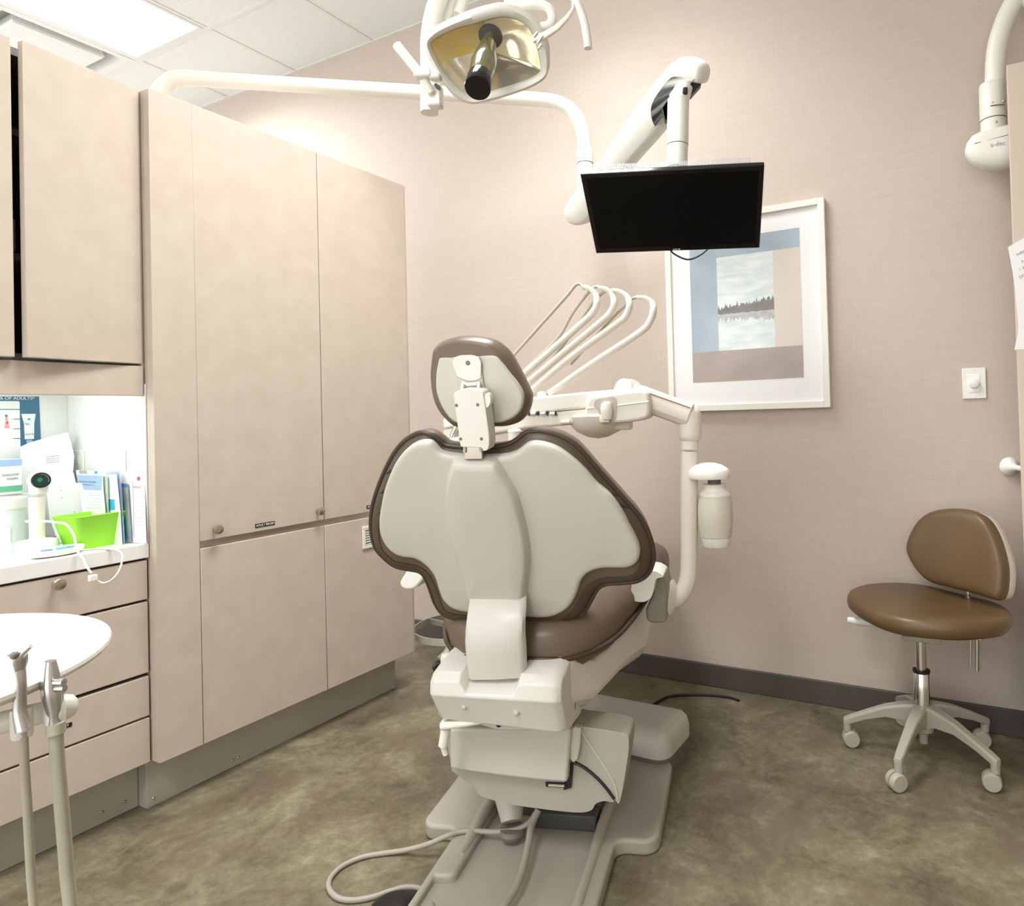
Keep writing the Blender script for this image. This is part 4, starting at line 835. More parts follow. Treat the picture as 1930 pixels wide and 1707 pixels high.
# ------------------------------------------------------------------ monitor arm
ma = thing('monitor_support', 'white tubular arm from the tall cabinet top carrying the monitor', 'monitor arm', (-2.30, 1.40, 2.053))
def D(px): return 2.42+(px-330)/770*.22
pc = [(296, 205, 2.37), (300, 176, 2.37), (316, 156, 2.38), (345, 147, 2.39)]
pts = [dep(*p) for p in pc]; pts = [V((pts[0].x, pts[0].y, 2.054))]+pts
pts += [dep(x, 147+(x-345)*.0605, D(x)) for x in (450, 600, 800, 950, 1010)]
pts += [dep(1050, 193, D(1050)), dep(1078, 209, D(1075)), dep(1096, 240, D(1095)), dep(1101, 275, D(1100)), dep(1102, 300, D(1100))]
m = MB(); m.tube(smooth(pts, 6, False), .0265, 22); obj('tube', m, WHITE, ma)
d_ = D(1100); cz0 = dep(1102, 280, d_); cz1 = dep(1103, 345, d_)
m = MB(); m.lathe([(.030, 0), (.0325, -.006), (.0325, -.058)], cz0, seg=28); m.lathe([(.0305, -.060), (.0305, -.135)], cz0, seg=28); obj('collar', m, WHITE, ma)
m = MB(); m.lathe([(.0314, -.0572), (.0314, -.0608)], cz0, seg=28); obj('collar_joint', m, BAND, ma)
# knuckle and spring arm
zm = lambda x, y: (1020+x/4.065, 80+y/4.065)
k0 = dep(1101, 385, d_-.03); top = dep(1300, 140, 2.20)
ax_ = (top-k0).normalized()
hP = dep(*zm(1100, 250), 2.225); aN = -(F_-ax_*F_.dot(ax_)).normalized(); aX = ax_; aY = aN.cross(aX)
hq = smooth([V(p) for p in [(300, 1112), (440, 945), (600, 712), (760, 480), (900, 302), (1000, 182), (1055, 132), (1092, 111), (1137, 106), (1196, 122), (1245, 155), (1270, 205), (1264, 262), (1236, 316), (1140, 302), (1078, 297), (1030, 332), (985, 393), (935, 470), (924, 530), (938, 590), (958, 640), (850, 775), (730, 908), (560, 1120), (440, 1300), (380, 1372), (300, 1394), (238, 1368), (206, 1300), (218, 1236)]], 4)
hO = [onp(*zm(p.x, p.y), hP, aN)-hP for p in hq]
m = MB(); m.puff([V((p.dot(aX), p.dot(aY))) for p in hO], hP, aX, aY, aN, [(.016, -.046), (.008, -.041), (.002, -.030), (0, -.012), (0, .010), (.002, .026), (.006, .036), (.012, .043), (.018, .046)], n=200); obj('spring_arm', m, WHITE, ma, ang=70)
P = [dep(*zm(x, y), 2.190) for x, y in ((1070, 300), (1140, 303), (1228, 318), (1150, 405), (1090, 412), (985, 420), (930, 500), (950, 590), (985, 600))]; m = MB(); m.prism(P, F_*.03); obj('head_recess', m, BLACK, ma)
dpx = 2.15
q0, q1 = dep(*zm(1052, 440), dpx), dep(*zm(1040, 960), dpx)
m = MB(); m.tube([dep(*zm(1100, 330), dpx), dep(*zm(1075, 395), dpx), q0], [.026, .030, .0335], 22); m.tube([q0, dep(*zm(1045, 785), dpx)], .0345, 24); m.tube([dep(*zm(1045, 790), dpx), q1], .0335, 24); obj('drop_post', m, WHITE, ma)
m = MB(); m.tube([dep(*zm(1045, 784), dpx), dep(*zm(1045, 791), dpx)], .0338, 24); obj('post_joint', m, BAND, ma)
m = MB(); qq = dep(*zm(1103, 370), dpx-.031); m.box((-.008, -.004, -.011), (.008, .006, .011), lambda x, y, z: qq+R_*x+F_*y+U_*z); obj('post_slot', m, BLACK, ma, bev=.003)
# ------------------------------------------------------------------ monitor
mo = thing('monitor', 'black widescreen monitor tilted down on the white arm', 'monitor', dep(1275, 390, 2.1))
cn = [(300, 995), (1710, 915), (1680, 1575), (415, 1610)]
Wm = .575; Hm = .345
TL, TR = zm(*cn[0]), zm(*cn[1]); BR, BL_ = zm(*cn[2]), zm(*cn[3])
# pose: corner rays; distances chosen so that the panel is a true rectangle
rT0, rT1, rB1, rB0 = ray(*TL), ray(*TR), ray(*BR), ray(*BL_)
t0 = 2.08
def solve_rect():
    # parallelogram condition a*TL - b*TR + c*BR - d*BL = 0 fixes the relative distances
    A = Matrix((rT0, -rT1, rB1)).transposed(); s = A.inverted() @ rB0      # a,b,c for d=1
    return s
Wm, Hm = .565, .327
tilt = math.radians(55.6); yaw_ = math.radians(-10.0); roll_ = math.radians(-2.7)
fh = V((F_.x, F_.y, 0)).normalized(); fh = Matrix.Rotation(yaw_, 3, 'Z') @ fh
Nn = (-fh*math.cos(tilt)-V((0, 0, 1))*math.sin(tilt)).normalized()
X_ = V((0, 0, 1)).cross(Nn).normalized(); X_ = (Matrix.Rotation(roll_, 3, Nn) @ X_).normalized(); Y_ = Nn.cross(X_)
ce = dep(1269.9, 401.0, 2.2022)
def mf(x, y, z): return ce+X_*x+Y_*y+Nn*z
m = MB(); m.box((-Wm/2, -Hm/2, -.018), (Wm/2, Hm/2, 0), mf); obj('bezel', m, GLOSSB, mo, bev=.003)
m = MB(); m.loft([[mf(x*(Wm/2-.004), y*(Hm/2-.004), -.0175) for x, y in ((-1, -1), (1, -1), (1, 1), (-1, 1))], [mf(x*(Wm/2-.012), y*(Hm/2-.012), -.030) for x, y in ((-1, -1), (1, -1), (1, 1), (-1, 1))], [mf(x*.14, y*.1-.02, -.052) for x, y in ((-1, -1), (1, -1), (1, 1), (-1, 1))]]); obj('rear_housing', m, BLACK, mo, bev=.004)
m = MB(); m.box((-Wm/2+.016, -Hm/2+.022, .0), (Wm/2-.016, Hm/2-.016, .0006), mf); obj('screen', m, SCREEN, mo)
m = MB()
for i in range(96):
    x = -.245+i*.0051; m.box((x, Hm/2-.0045, -.044), (x+.0026, Hm/2-.0008, -.0185), mf)
obj('vent_grille', m, mat('vent_grey', (.25, .26, .27), .4, col2=(.28, .29, .30), scale=8), mo)
text('lettering', 'ASUS', .0115, mf(-.0, -Hm/2+.0065, .0006), X_, Y_, WHITE, mo)
cbp = [(1245, 452), (1262, 470), (1270, 478), (1285, 486), (1298, 489), (1312, 485), (1325, 477), (1335, 468), (1345, 455)]
m = MB(); m.tube(smooth([dep(px, py, 2.38) for px, py in cbp], 5, False), .0032, 8); obj('cable', m, BLACK, mo)
m = MB(); bk_ = mf(.0, .02, -.075); m.tube([q1+V((0, 0, .02)), q1-V((0, 0, .02)), bk_], [.03, .028, .02], 18); obj('mount_head', m, WHITE, ma)

# ------------------------------------------------------------------ arm at the right edge
ra = thing('light_arm', 'white curved ceiling arm with rounded end hanging behind the open door edge', 'lamp arm', on(1880, 230, 1, 2.435))
YR = 2.435
pc = [(1955, -40), (1925, -12), (1905, 15), (1890, 50), (1880, 85), (1876, 120), (1875, 165)]
rs_ = 17.5*((on(1875, 165, 1, YR)-EYE).dot(F_))/FPX
e0 = on(1955, -40, 1, YR); pth = [V((e0.x+.02, YR, ZC-.001))]+[on(px, py, 1, YR) for px, py in pc]
m = MB(); m.tube(smooth(pth, 6, False), rs_, 22); obj('tube', m, WHITE, ra)
m = MB(); m.lathe([(.05, 0), (.05, -.012), (.03, -.02)], V((e0.x+.02, YR, ZC-.001)), seg=28); obj('ceiling_flange', m, WHITE, ra)
z3 = lambda x, y: (1700+x/4.27, y/4.27)
rc_ = 22.8*((on(1872, 200, 1, YR)-EYE).dot(F_))/FPX
m = MB(); a_, b_ = on(*z3(735, 675), 1, YR), on(*z3(735, 965), 1, YR); m.tube([V((b_.x, YR, a_.z)), V((b_.x, YR, a_.z-.004)), V((b_.x, YR, b_.z))], [rc_*.94, rc_, rc_], 26); m.tube([V((b_.x, YR, b_.z-.002)), V((b_.x, YR, b_.z-.09))], rc_*.97, 26); obj('collar', m, WHITE, ra)
m = MB(); m.tube([V((b_.x, YR, b_.z+.001)), V((b_.x, YR, b_.z-.003))], rc_*.985, 26); obj('collar_joint', m, BAND, ra)
m = MB()
for x, y in ((728, 826), (820, 815), (758, 980)):
    q = on(*z3(x, y), 1, YR-rc_*.93); m.sphere(q, .004, 10)
obj('set_screws', m, NICKEL, ra)
P0, P1 = on(*z3(712, 852), 1, YR-rc_-.0), on(*z3(824, 840), 1, YR-rc_+.004); m = MB(); m.tube([P0, P0.lerp(P1, .5)-V((0, .003, 0)), P1], .0018, 8); obj('lock_slot', m, BAND, ra)
kx0 = on(*z3(505, 1230), 1, YR); kx1 = on(*z3(960, 1160), 1, YR)
dirx = (kx1-kx0).normalized(); upx = V((0, -1, 0)).cross(dirx) if False else V((-dirx.z, 0, dirx.x))
m = MB(); rings = []
for t_, hu, hd_ in ((0, .004, .004), (.006, .026, .02), (.022, .045, .042), (.05, .056, .060), (.09, .060, .070), (.14, .062, .070), (.20, .064, .060), (.40, .070, .055)):
    c_ = kx0+dirx*t_; ring = []
    for k in range(28):
        a_ = 2*math.pi*k/28; s__ = math.sin(a_); co2 = math.cos(a_); hh_ = hu if s__ > 0 else hd_
        e_ = .6
        wv = .045*min(1, (t_+.004)/.03)**.5
        ring.append(c_+V((0, 1, 0))*wv*math.copysign(abs(co2)**e_, co2)+upx*hh_*math.copysign(abs(s__)**(.55 if s__ > 0 else .9), s__))
    rings.append(ring)
m.loft(rings); obj('arm_end', m, WHITE, ra, ang=60)
q = on(*z3(772, 1158), 1, YR-.0455); text('lettering', 'a-dec', .019, q, dirx-V((0, 0, 0)), upx, INK, ra)
P0, P1 = on(*z3(585, 1155), 1, YR-.043), on(*z3(945, 1062), 1, YR-.0445); m = MB(); m.tube([P0, P1], .0013, 6); obj('lid_seam', m, BAND, ra)

# ------------------------------------------------------------------ operating light
ol = thing('operating_light', 'white dental operating light with amber reflector hanging above the chair', 'dental lamp', dep(920, 40, 1.30))
zl_ = lambda L: tr(L, 700, 0, 4.386)
LP = dep(915, 100, 1.27); LN = (EYE+V((.12, .1, -.35))-LP).normalized()
LX = (R_-LN*R_.dot(LN)).normalized(); LY = LN.cross(LX)
def lpl(px, py, d=0):
    P = LP+LN*d; q = onp(px, py, P, LN)-P; return V((q.dot(LX), q.dot(LY)))
OUT = zl_([(430, 330), (480, 250), (600, 180), (800, 90), (960, 40), (1100, 20), (1230, 60), (1340, 140), (1400, 220), (1460, 330), (1475, 460), (1470, 560), (1430, 650), (1300, 730), (1100, 800), (950, 840), (850, 858), (760, 840), (660, 770), (590, 680), (520, 560), (450, 430)])
INN = zl_([(497, 360), (560, 310), (700, 243), (860, 200), (1000, 160), (1120, 147), (1250, 190), (1320, 270), (1370, 400), (1400, 560), (1390, 600), (1300, 655), (1100, 722), (950, 765), (850, 792), (770, 765), (680, 680), (600, 580), (530, 450)])
oo = resample(smooth([lpl(*p) for p in OUT], 5), 140); ii = resample(smooth([lpl(*p) for p in INN], 5), 140)
# align the start of both outlines by angle about the centre
cc = sum(ii, V((0, 0)))/len(ii)
def byang(o):
    return sorted(o, key=lambda p: math.atan2(p.y-cc.y, p.x-cc.x))
def polar(o, n=120):
    o = [p-cc for p in o]; res = []
    for k in range(n):
        a_ = 2*math.pi*k/n; d = V((math.cos(a_), math.sin(a_))); best = 0
        for i in range(len(o)):
            p, q = o[i], o[(i+1) % len(o)]; e = q-p; den = d.x*e.y-d.y*e.x
            if abs(den) < 1e-12: continue
            t_ = (p.x*e.y-p.y*e.x)/den; u_ = (p.x*d.y-p.y*d.x)/den
            if -1e-6 <= u_ <= 1+1e-6 and t_ > best: best = t_
        res.append(cc+d*best)
    return res
oo, ii = polar(oo), polar(ii)
def l3(p, d): return LP+LX*p.x+LY*p.y+LN*d
m = MB(); m.loft([[l3(p, -.004) for p in ii], [l3(p, .006) for p in inset2(ii, -.003)], [l3(ii[k].lerp(oo[k], .6), .010) for k in range(120)], [l3(p, .002) for p in oo], [l3(p, -.014) for p in inset2(oo, .002)], [l3(p, -.05) for p in inset2(oo, .03)], [l3(p, -.075) for p in inset2(oo, .065)]], cap0=False, cap1=True); obj('lamp_housing', m, WHITE, ol, ang=60)
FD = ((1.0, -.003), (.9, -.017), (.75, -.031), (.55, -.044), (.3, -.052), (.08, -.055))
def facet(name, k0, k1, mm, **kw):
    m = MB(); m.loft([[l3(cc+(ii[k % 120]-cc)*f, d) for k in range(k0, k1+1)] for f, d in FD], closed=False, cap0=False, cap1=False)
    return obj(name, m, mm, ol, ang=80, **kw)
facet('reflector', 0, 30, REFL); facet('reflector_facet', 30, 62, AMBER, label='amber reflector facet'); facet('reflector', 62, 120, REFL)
m = MB(); m.loft([[l3(cc+(p-cc)*.085, -.0545) for p in ii], [l3(cc+(p-cc)*.085, -.057) for p in ii]]); obj('reflector_hub', m, REFL, ol)
m = MB(); m.puff(ii, LP, LX, LY, LN, [(-.001, .0075), (-.001, .0095)], n=0); obj('clear_shield', m, CLEAR, ol)
b0 = l3(lpl(*zl_([(985, 305)])[0]), -.04)
b0 = dep(*zl_([(985, 300)])[0], 1.262); b1 = dep(*zl_([(878, 725)])[0], 1.15); ba = (b1-b0); BLn = ba.length; ba.normalize()
m = MB(); m.lathe([(.010, -.015), (.0215, -.004), (.0225, 0), (.0215, .004), (.010, .006)], b0, ba, seg=28); obj('bulb_base', m, mat('dark_brown_socket', (.035, .026, .018), .4, col2=(.04, .03, .02), scale=9), ol)
m = MB(); m.lathe([(.0115, .004), (.0125, .02), (.0175, BLn*.30), (.0205, BLn*.45), (.0225, BLn*.58), (.0205, BLn*.75), (.0195, BLn*.80)], b0, ba, seg=28); bt = obj('bulb_tube', m, OLIVE, ol)
m = MB(); m.lathe([(.0205, BLn*.80), (.0215, BLn*.86), (.0222, BLn), (.0215, BLn+.0015)], b0, ba, seg=28); obj('bulb_cap', m, GLOSSB, ol)
# mounting post and yoke
pc = [(900, -420), (858, -120), (836, -30), (819, 20), (810, 70), (809.5, 130), (809.5, 213)]
m = MB(); m.tube(smooth([dep(px, py, 1.33) for px, py in pc[1:]], 6, False), .0172, 20)
tp_ = dep(858, -120, 1.33); m.tube([tp_, V((tp_.x+.05, tp_.y, ZC-.3)), V((tp_.x+.05, tp_.y, ZC-.001))], .0172, 20); obj('mount_post', m, WHITE, ol)
m = MB(); m.tube([dep(807, 182, 1.305), dep(826, 190, 1.30)], .012, 4); q = dep(821, 184, 1.30); m.box((-.0135, -.014, -.020), (.0135, .012, .022), lambda x, y, z: q+R_*x+F_*y+U_*z); obj('tilt_block', m, WHITE, ol, bev=.004)
m = MB(); qs = [dep(858, -60, 1.36), dep(851, 0, 1.355), dep(840, 42, 1.35)]
for o_ in (0,):
    m.tube(qs, .009, 12); m.tube([dep(885, -60, 1.37), dep(872, 0, 1.365), dep(862, 30, 1.36)], .013, 14)
obj('yoke_arm', m, WHITE, ol)
m = MB(); m.tube([dep(747.5, 85, 1.27), dep(787, 134, 1.27)], [.0086, .0086], 18); gl = obj('grip', m, WHITE, ol)
m = MB(); m.tube([dep(800, 148, 1.275), dep(815, 178, 1.285)], .0075, 16); qq = dep(797, 140, 1.27); m.box((-.016, -.010, -.008), (.018, .010, .010), lambda x, y, z: qq+R_*x+F_*y+U_*z); m.box((.012, -.008, -.010), (.034, .012, .010), lambda x, y, z: qq+R_*x+F_*y+U_*z); obj('grip_bracket', m, WHITE, ol, bev=.004)
m = MB(); q = dep(825, 164, 1.268); m.lathe([(.004, 0), (.004, .002)], q, -F_, seg=12, ey=2.0); obj('bracket_hole', m, BLACK, ol)
pc = [(1062, -30), (1078, -10), (1092, 15), (1102, 45), (1107, 75), (1108.5, 91)]
m = MB(); m.tube(smooth([dep(px, py, 1.25) for px, py in pc], 6, False), [.0075]*len(smooth([V((0, 0, i)) for i in range(6)], 6, False)), 16); obj('grip', m, WHITE, ol)
# strap between lamp and right grip, and rounded loop above it
stp = [(1003, 72), (1025, 66), (1050, 50), (1070, 30), (1080, 14), (1080, 0)]; sw_ = [14, 13, 11, 8, 6, 5]
m = MB(); rings = []
for i, (px, py) in enumerate(stp):
    n_ = V((stp[min(i+1, 5)][0]-stp[max(i-1, 0)][0], stp[min(i+1, 5)][1]-stp[max(i-1, 0)][1])).normalized(); w_ = sw_[i]
    a_ = dep(px-n_.y*w_*-1*.5, py+n_.x*w_*-1*.5, 1.245); b_ = dep(px+n_.y*w_*-1*.5, py-n_.x*w_*-1*.5, 1.245); rings.append([a_, b_, b_+F_*.008, a_+F_*.008])
m.loft(rings); obj('grip_strap', m, WHITE, ol, bev=.002)
lp = [(975, 12), (1000, 9), (1022, 10), (1036, 18), (1041, 34), (1034, 48), (1020, 52)]
m = MB(); m.tube(smooth([dep(px, py, 1.28) for px, py in lp], 5, False), .0085, 12); obj('yoke_loop', m, WHITE, ol)
m = MB(); m.tube([dep(962, -40, 1.32), dep(968, 8, 1.30)], .018, 18); m.tube([dep(1000, -40, 1.33), dep(992, 6, 1.31)], .016, 18); obj('yoke_socket', m, WHITE, ol)
q = dep(*zl_([(1370, 360)])[0], 1.245); m = MB()
for dx, dy in ((-.006, .012), (0, .0), (.004, .006), (.002, -.010)): m.tube([q+R_*dx+U_*dy, q+R_*(dx+.006)+U_*(dy+.008)], .0025, 8)
obj('spring_catch', m, NICKEL, ol)

# ------------------------------------------------------------------ stool
SC = V((-.172, 2.278, 0))
stl = thing('operator_stool', 'tan brown stool with oval seat and backrest on five grey casters by the wall', 'stool', SC)
ang0 = math.atan2(on(1695, 1488, 2, 0).y-SC.y, on(1695, 1488, 2, 0).x-SC.x); RC = .225
for k in range(5):
    a_ = ang0+k*2*math.pi/5; d = V((math.cos(a_), math.sin(a_), 0)); n_ = V((-d.y, d.x, 0))
    m = MB(); rings = []
    for r_, zt2, hh_, w_ in ((.012, .165, .075, .022), (.05, .163, .052, .020), (.11, .147, .034, .0165), (.17, .121, .026, .0145), (RC-.006, .098, .024, .0135), (RC+.011, .090, .022, .011)):
        c_ = SC+d*r_; rings.append([c_+n_*(-w_*.75)+V((0, 0, zt2)), c_+n_*(w_*.75)+V((0, 0, zt2)), c_+n_*w_+V((0, 0, zt2-.006)), c_+n_*w_*.9+V((0, 0, zt2-hh_)), c_-n_*w_*.9+V((0, 0, zt2-hh_)), c_-n_*w_+V((0, 0, zt2-.006))])
    m.loft(rings); m.lathe([(.0125, .048), (.0125, .085)], SC+d*RC, seg=16); leg = obj('leg', m, BASEG, stl, bev=.002, ang=35)
    sw2 = [2.5, .6, -.5, 1.2, .3][k]; wd = V((math.cos(a_+sw2), math.sin(a_+sw2), 0)); wn = V((-wd.y, wd.x, 0)); wc = SC+d*RC-wd*.010+V((0, 0, .0255))
    m = MB(); m.lathe([(.012, -.021), (.0225, -.0205), (.0255, -.016), (.0255, -.003), (.018, -.002), (.018, .002), (.0255, .003), (.0255, .016), (.0225, .0205), (.012, .021)], wc, wn, seg=28); m.lathe([(.006, .0), (.006, .03)], SC+d*RC+V((0, 0, .025)), seg=10)
    cs = obj('caster', m, mat('caster_grey', (.42, .39, .31), .5, col2=(.39, .36, .29), scale=9) if k == 0 else bpy.data.materials['caster_grey'], leg)
    m = MB()
    for sg in (-1, 1): m.lathe([(.0195, .0205*sg), (.0185, .0222*sg), (.004, .0226*sg)], wc, wn, seg=24)
    obj('hub_cap', m, HOSE, cs) if False else None
zz = lambda x, y: (1520+x/2.754, 900+y/2.754)
colp = lambda py: on(1742, py, 1, 2.278).z
m = MB(); m.lathe([(.012, .045), (.013, .075), (.03, .085), (.034, .10), (.03, .165)], SC, seg=24); obj('hub', m, BASEG, stl)
m = MB(); m.lathe([(.0235, .150), (.0235, .262), (.0225, .264)], SC, seg=28); m.lathe([(.0155, .268), (.0155, .385)], SC, seg=24); obj('gas_column', m, CHROME, stl)
m = MB(); m.lathe([(.0250, .262), (.0255, .270), (.018, .272)], SC, seg=28); obj('column_ring', m, BLACK, stl)
# seat: oval traced on its top plane
SZ = .487
ST = [(212, 600), (228, 572), (300, 549), (420, 540), (560, 545), (680, 566), (800, 596), (900, 620), (990, 642), (1050, 672), (1068, 698), (1030, 728), (920, 745), (780, 752), (640, 745), (500, 728), (380, 698), (290, 658), (235, 625)]
so2 = [on(*zz(x, y), 2, SZ) for x, y in ST]; sc2_ = sum(so2, V((0, 0, 0)))/len(so2)
o2 = smooth([V((p.x, p.y)) for p in so2], 6)
m = MB(); m.puff(o2, V((0, 0, SZ)), V((1, 0, 0)), V((0, 1, 0)), V((0, 0, 1)), [(.03, -.056), (.012, -.053), (.002, -.042), (-.002, -.028), (.0, -.014), (.006, -.004), (.018, .001), (.018, .001, .8), (.018, -.002, .4)], n=120); obj('seat', m, STOOLV, stl, ang=75)
sm = V((sc2_.x, sc2_.y, 0))
m = MB(); m.puff([V((p.x, p.y)) for p in (V((sc2_.x, sc2_.y, 0))+(q-sc2_)*.78 for q in smooth(so2, 3))], V((0, 0, 0)), V((1, 0, 0)), V((0, 1, 0)), V((0, 0, 1)), [(.03, SZ-.074), (.004, SZ-.066), (0, SZ-.055)], n=80); obj('seat_pan', m, WHITE, stl)
m = MB(); m.box((SC.x-.05, SC.y-.045, .366), (SC.x+.06, SC.y+.045, .381)); obj('mechanism_plate', m, BASEG, stl, bev=.004)
m = MB(); q0, q1 = on(*zz(215, 738), 2, .386), on(*zz(430, 765), 2, .384); m.tube([q0, q0.lerp(q1, .3), q1, SC+V((-.03, -.02, .376))], [.010, .014, .007, .007], 12); obj('height_lever', m, CTOP, stl, label='pale translucent lever paddle')
# back bracket
q0 = on(*zz(885, 830), 1, 2.36); q1 = on(*zz(885, 1005), 1, 2.36)
m = MB(); m.tube([q0, q1], .0065, 12); m.tube([q0+V((-.018, 0, 0)), q1+V((-.018, 0, .01))], .004, 10); obj('back_rod', m, CHROME, stl)
m = MB(); m.box((q0.x-.05, q0.y-.012, q0.z-.004), (q0.x+.012, q0.y+.012, q0.z+.010)); m.tube([SC+V((0, 0, .376)), q0+V((-.03, 0, .003))], .010, 10); obj('back_bracket', m, CTOP, stl, bev=.003)
# backrest
bc_ = on(1805, 1040, 1, 2.37); KN = V((-.62, -.76, .18)).normalized(); KX = V((-KN.y, KN.x, 0)).normalized()*1; KY = KN.cross(KX); 
if KY.z < 0: KY = -KY; KX = -KX
KP = V((sc2_.x+.075, 2.375, 0)); KP = onp(*zz(780, 400), V((-.06, 2.335, .6)), KN)
def kpl(x, y): q = onp(*zz(x, y), KP, KN)-KP; return V((q.dot(KX), q.dot(KY)))
KB = [(520, 370), (540, 290), (590, 212), (660, 172), (760, 158), (850, 168), (920, 203), (968, 270), (1005, 370), (1025, 470), (1022, 570), (1008, 620), (985, 637), (900, 610), (750, 572), (650, 545), (590, 502), (545, 440)]
ko = smooth([kpl(*p) for p in KB], 6)
m = MB(); m.puff(ko, KP, KX, KY, KN, [(.012, -.034), (.003, -.028), (0, -.014), (.001, 0), (.006, .008), (.014, .013), (.014, .0155, .85), (.014, .016, .4)], n=120); obj('backrest', m, STOOLV, stl, ang=75)
m = MB(); m.puff([p*.97 for p in ko], KP, KX, KY, KN, [(.0, -.090, .55), (.0, -.086, .75), (.0, -.076, .90), (-.0, -.060, .99), (-.002, -.030)], n=100); obj('backrest_shell', m, WARMW, stl, ang=75)
m = MB(); bb = KP-KN*.055-KY*.05; m.tube([bb, bb-V((0, 0, .10)), V((bb.x-.01, bb.y-.005, .39)), q0+V((-.01, 0, .006))], .009, 12); obj('back_stem', m, CHROME, stl)

# stool with foot ring half hidden behind the chair
as_ = thing('assistant_stool', 'grey stool foot ring and post half hidden between cabinet and dental chair', 'stool', (-2.22, 2.22, 0))
rp = on(868, 1187, 1, 2.30); rp = V((rp.x, 2.30, on(868, 1182, 1, 2.30).z)); Rr = .20
m = MB(); n = 48
def rg(r_, z_): return [V((rp.x+r_*math.cos(2*math.pi*k/n), rp.y+r_*math.sin(2*math.pi*k/n), rp.z+z_)) for k in range(n)]
rgs = [rg(Rr, -.014), rg(Rr, .014), rg(Rr-.005, .014), rg(Rr-.005, -.014)]
rv = [[m.bm.verts.new(p) for p in r_] for r_ in rgs]
for a_ in range(4):
    A_, B_ = rv[a_], rv[(a_+1) % 4]
    for k in range(n): m.bm.faces.new((A_[k], A_[(k+1) % n], B_[(k+1) % n], B_[k]))
obj('foot_ring', m, STEEL, as_)
m = MB()
for k in range(3):
    a_ = math.radians(175+120*k); d = V((math.cos(a_), math.sin(a_), 0)); w2 = V((-d.y, d.x, 0))*.004
    m.loft([[rp+d*.02+w2*s1+V((0, 0, z1)) for s1, z1 in ((-1, -.012), (1, -.012), (1, .012), (-1, .012))], [rp+d*(Rr-.002)+w2*s1+V((0, 0, z1)) for s1, z1 in ((-1, -.012), (1, -.012), (1, .012), (-1, .012))]])
obj('ring_spokes', m, STEEL, as_)
m = MB(); m.lathe([(.022, .08), (.022, rp.z+.03), (.015, rp.z+.035), (.015, .50)], V((rp.x, rp.y, 0)), seg=20); obj('column', m, CHROME, as_)
m = MB(); m.lathe([(.1, .50), (.14, .51), (.15, .53), (.14, .55), (.08, .556)], V((rp.x, rp.y, 0)), seg=32); obj('seat', m, VINYL, as_)
for k in range(5):
    a_ = math.radians(27+72*k); d = V((math.cos(a_), math.sin(a_), 0)); c_ = V((rp.x, rp.y, 0))
    m = MB(); m.tube([c_+V((0, 0, .10)), c_+d*.06+V((0, 0, .085)), c_+d*.10+V((0, 0, .06))], [.016, .013, .010], 10); lg_ = obj('leg', m, BASEG, as_)
    m = MB(); n_ = V((-d.y, d.x, 0)); m.lathe([(.022, -.02), (.025, -.015), (.025, .015), (.022, .02)], c_+d*.10+V((0, 0, .025)), n_, seg=20); obj('caster', m, BLACK, lg_)

# ------------------------------------------------------------------ assistant tray in the near left corner
TZ = .80; TC_ = V((-1.211, .2585, TZ)); TR_ = .2846
at = thing('tray_table', 'round white tray table at the near left corner of the view', 'tray', (-1.211, .2585, TZ-.02))
m = MB(); m.lathe([(.06, -.016), (TR_-.012, -.013), (TR_-.003, -.009), (TR_, -.004), (TR_-.001, 0), (TR_-.005, .0008), (TR_-.012, 0), (.02, 0)], TC_, seg=72); obj('tray_top', m, WHITE, at)
pst = V((-1.50, .13, 0)); m = MB(); m.tube([pst+V((0, 0, .03)), pst+V((0, 0, TZ-.05)), TC_+V((-.05, -.03, -.03)), TC_+V((0, 0, -.015))], .022, 18); obj('tray_post', m, WHITE, at)
m = MB(); m.lathe([(.17, 0), (.17, .015), (.15, .03), (.03, .04)], pst, seg=36); obj('tray_base', m, BASEG, at)
# instrument holder bar
ZH = lambda L: tr(L, 0, 1200, 3.366)
hb = thing('instrument_holder', 'white instrument holder bar below the round tray table', 'holder', dep(60, 1350, .70))
e0, e1 = dep(-180, 1408, .74), dep(118, 1335, .80)
dd = (e1-e0).normalized(); nk_ = dep(98, 1338, .795)
m = MB(); m.tube([e0-dd*.1, nk_], .0125, 24); obj('bar', m, WHITE, hb)
m = MB(); m.lathe([(.0135, 0), (.0145, .004), (.0145, .015), (.012, .021), (.007, .0245), (.002, .0255)], nk_-dd*.001, dd, seg=24); obj('end_knob', m, WHITE, hb)
bs = e0-dd*.1; m = MB(); m.tube([bs+dd*.02, V((pst.x, pst.y, bs.z)) if False else V((pst.x, pst.y, bs.z-.04))], .016, 14); obj('support_arm', m, WHITE, hb)
m = MB()
for px in (38, 104):
    q = dep(px, 1345 if px > 60 else 1360, .778)
def ring_on(px, py, d): 
    q = dep(px, py, d); m.lathe([(.009, -.016), (.0102, -.012), (.0102, .012), (.009, .016)], q, CZ, seg=18)
ring_on(41, 1362, .752); ring_on(103, 1347, .775); obj('socket', m, CTOP, hb)
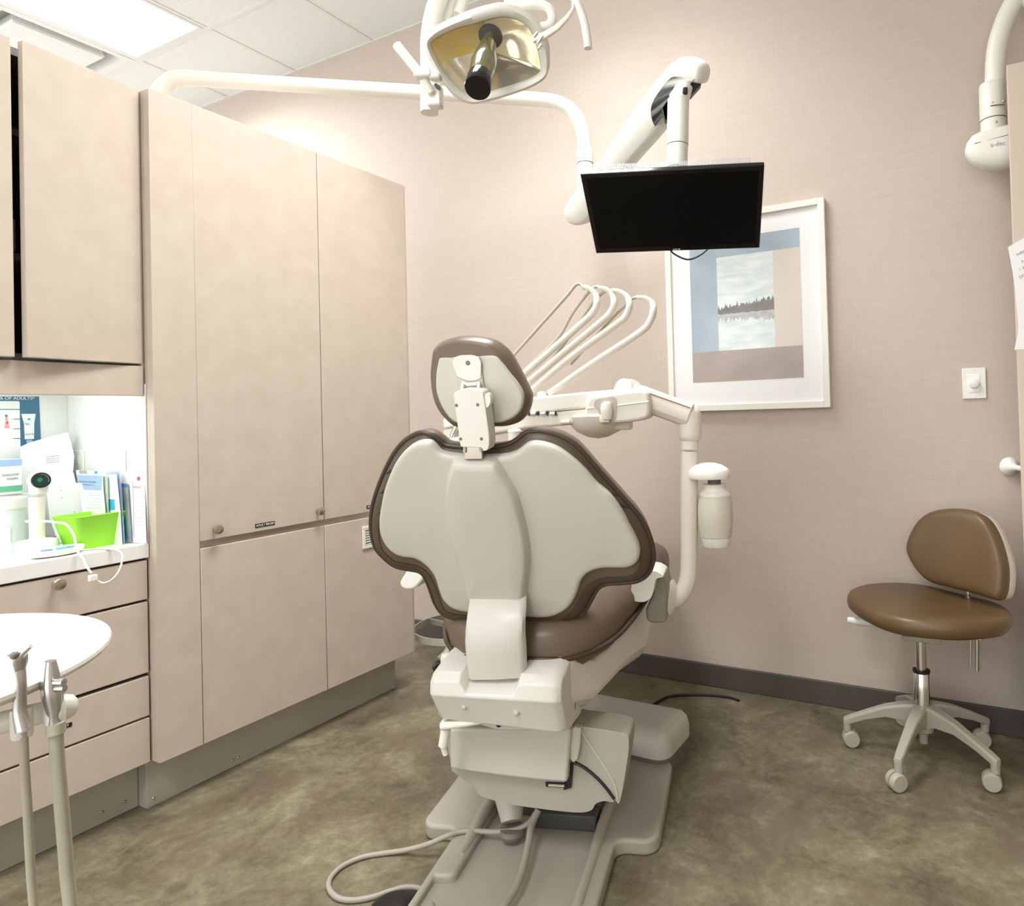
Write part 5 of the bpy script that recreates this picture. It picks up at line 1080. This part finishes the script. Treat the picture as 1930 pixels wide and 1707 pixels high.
# air-water syringe and suction tip with hoses
sy = thing('air_water_syringe', 'silver three-way syringe standing left in the instrument holder', 'dental syringe', dep(38, 1300, .74))
d0_ = .745
pts = [dep(*p, d0_) for p in ZH([(150, 590), (128, 500), (125, 420), (128, 300), (122, 240), (112, 190)])]
m = MB(); m.tube(smooth(pts, 5, False), [.0115, .012, .0125]*0+[.0074-.0014*math.sin(math.pi*i/25) for i in range(26)], 18); obj('body', m, SILVER, sy)
a_, b_ = dep(*ZH([(115, 215)])[0], d0_), dep(*ZH([(110, 105)])[0], d0_)
m = MB(); m.tube([a_, a_.lerp(b_, .5), b_, b_+(b_-a_)*.06], [.0068, .0092, .0090, .006], 18); obj('head', m, SILVER, sy)
m = MB(); m.tube([dep(*p, d0_-.004) for p in ZH([(135, 112), (165, 85), (195, 58)])], [.004, .0028, .0024], 12); obj('nozzle', m, CHROME, sy)
m = MB(); q = dep(*ZH([(90, 118)])[0], d0_-.009); m.sphere(q, .0042, 12); obj('button', m, BAND, sy)
m = MB(); m.tube(smooth([dep(px, py, d) for px, py, d in ((44, 1378, .748), (46, 1440, .75), (52, 1530, .755), (58, 1640, .76), (64, 1760, .77), (40, 1900, .8), (-60, 1990, .84))], 6, False), .0044, 14); obj('hose', m, HOSE, sy)
su = thing('suction_handpiece', 'silver suction handpiece standing right in the instrument holder', 'suction handpiece', dep(103, 1300, .77))
d1_ = .772
m = MB(); m.tube([dep(*p, d1_) for p in ZH([(352, 590), (345, 500), (335, 400), (322, 300), (318, 200), (318, 152)])], [.0078, .0068, .0098, .0100, .0074, .0056], 20); obj('body', m, SILVER, su)
m = MB(); q = dep(*ZH([(372, 290)])[0], d1_-.008); m.tube([q-R_*.004, q+R_*.006], .0045, 14); q = dep(*ZH([(378, 328)])[0], d1_-.006); m.tube([q-R_*.004, q+R_*.006], .004, 14); obj('valve', m, CHROME, su)
m = MB(); q0, q1 = dep(*ZH([(350, 545)])[0], d1_), dep(*ZH([(356, 610)])[0], d1_); m.tube([q0, q1], .0092, 18); obj('hose_cuff', m, HOSE, su)
m = MB(); m.tube(smooth([dep(px, py, d) for px, py, d in ((105, 1380, d1_), (109, 1440, .775), (117, 1530, .78), (126, 1640, .785), (134, 1760, .79), (110, 1900, .81), (0, 1990, .84))], 6, False), .0070, 16); obj('hose', m, HOSE, su)

# ------------------------------------------------------------------ light and view
w_ = bpy.data.worlds.new('world'); S.world = w_; w_.use_nodes = True; w_.node_tree.nodes['Background'].inputs[0].default_value = (1, 1, .98, 1); w_.node_tree.nodes['Background'].inputs[1].default_value = 1.45
S.view_settings.view_transform = 'Standard'; S.view_settings.look = 'None'; S.view_settings.exposure = .76; S.view_settings.gamma = 1
S.cycles.max_bounces = 8; S.cycles.diffuse_bounces = 5; S.cycles.sample_clamp_indirect = 6; S.cycles.caustics_reflective = False; S.cycles.caustics_refractive = False; S.cycles.use_denoising = True
bpy.context.view_layer.update()
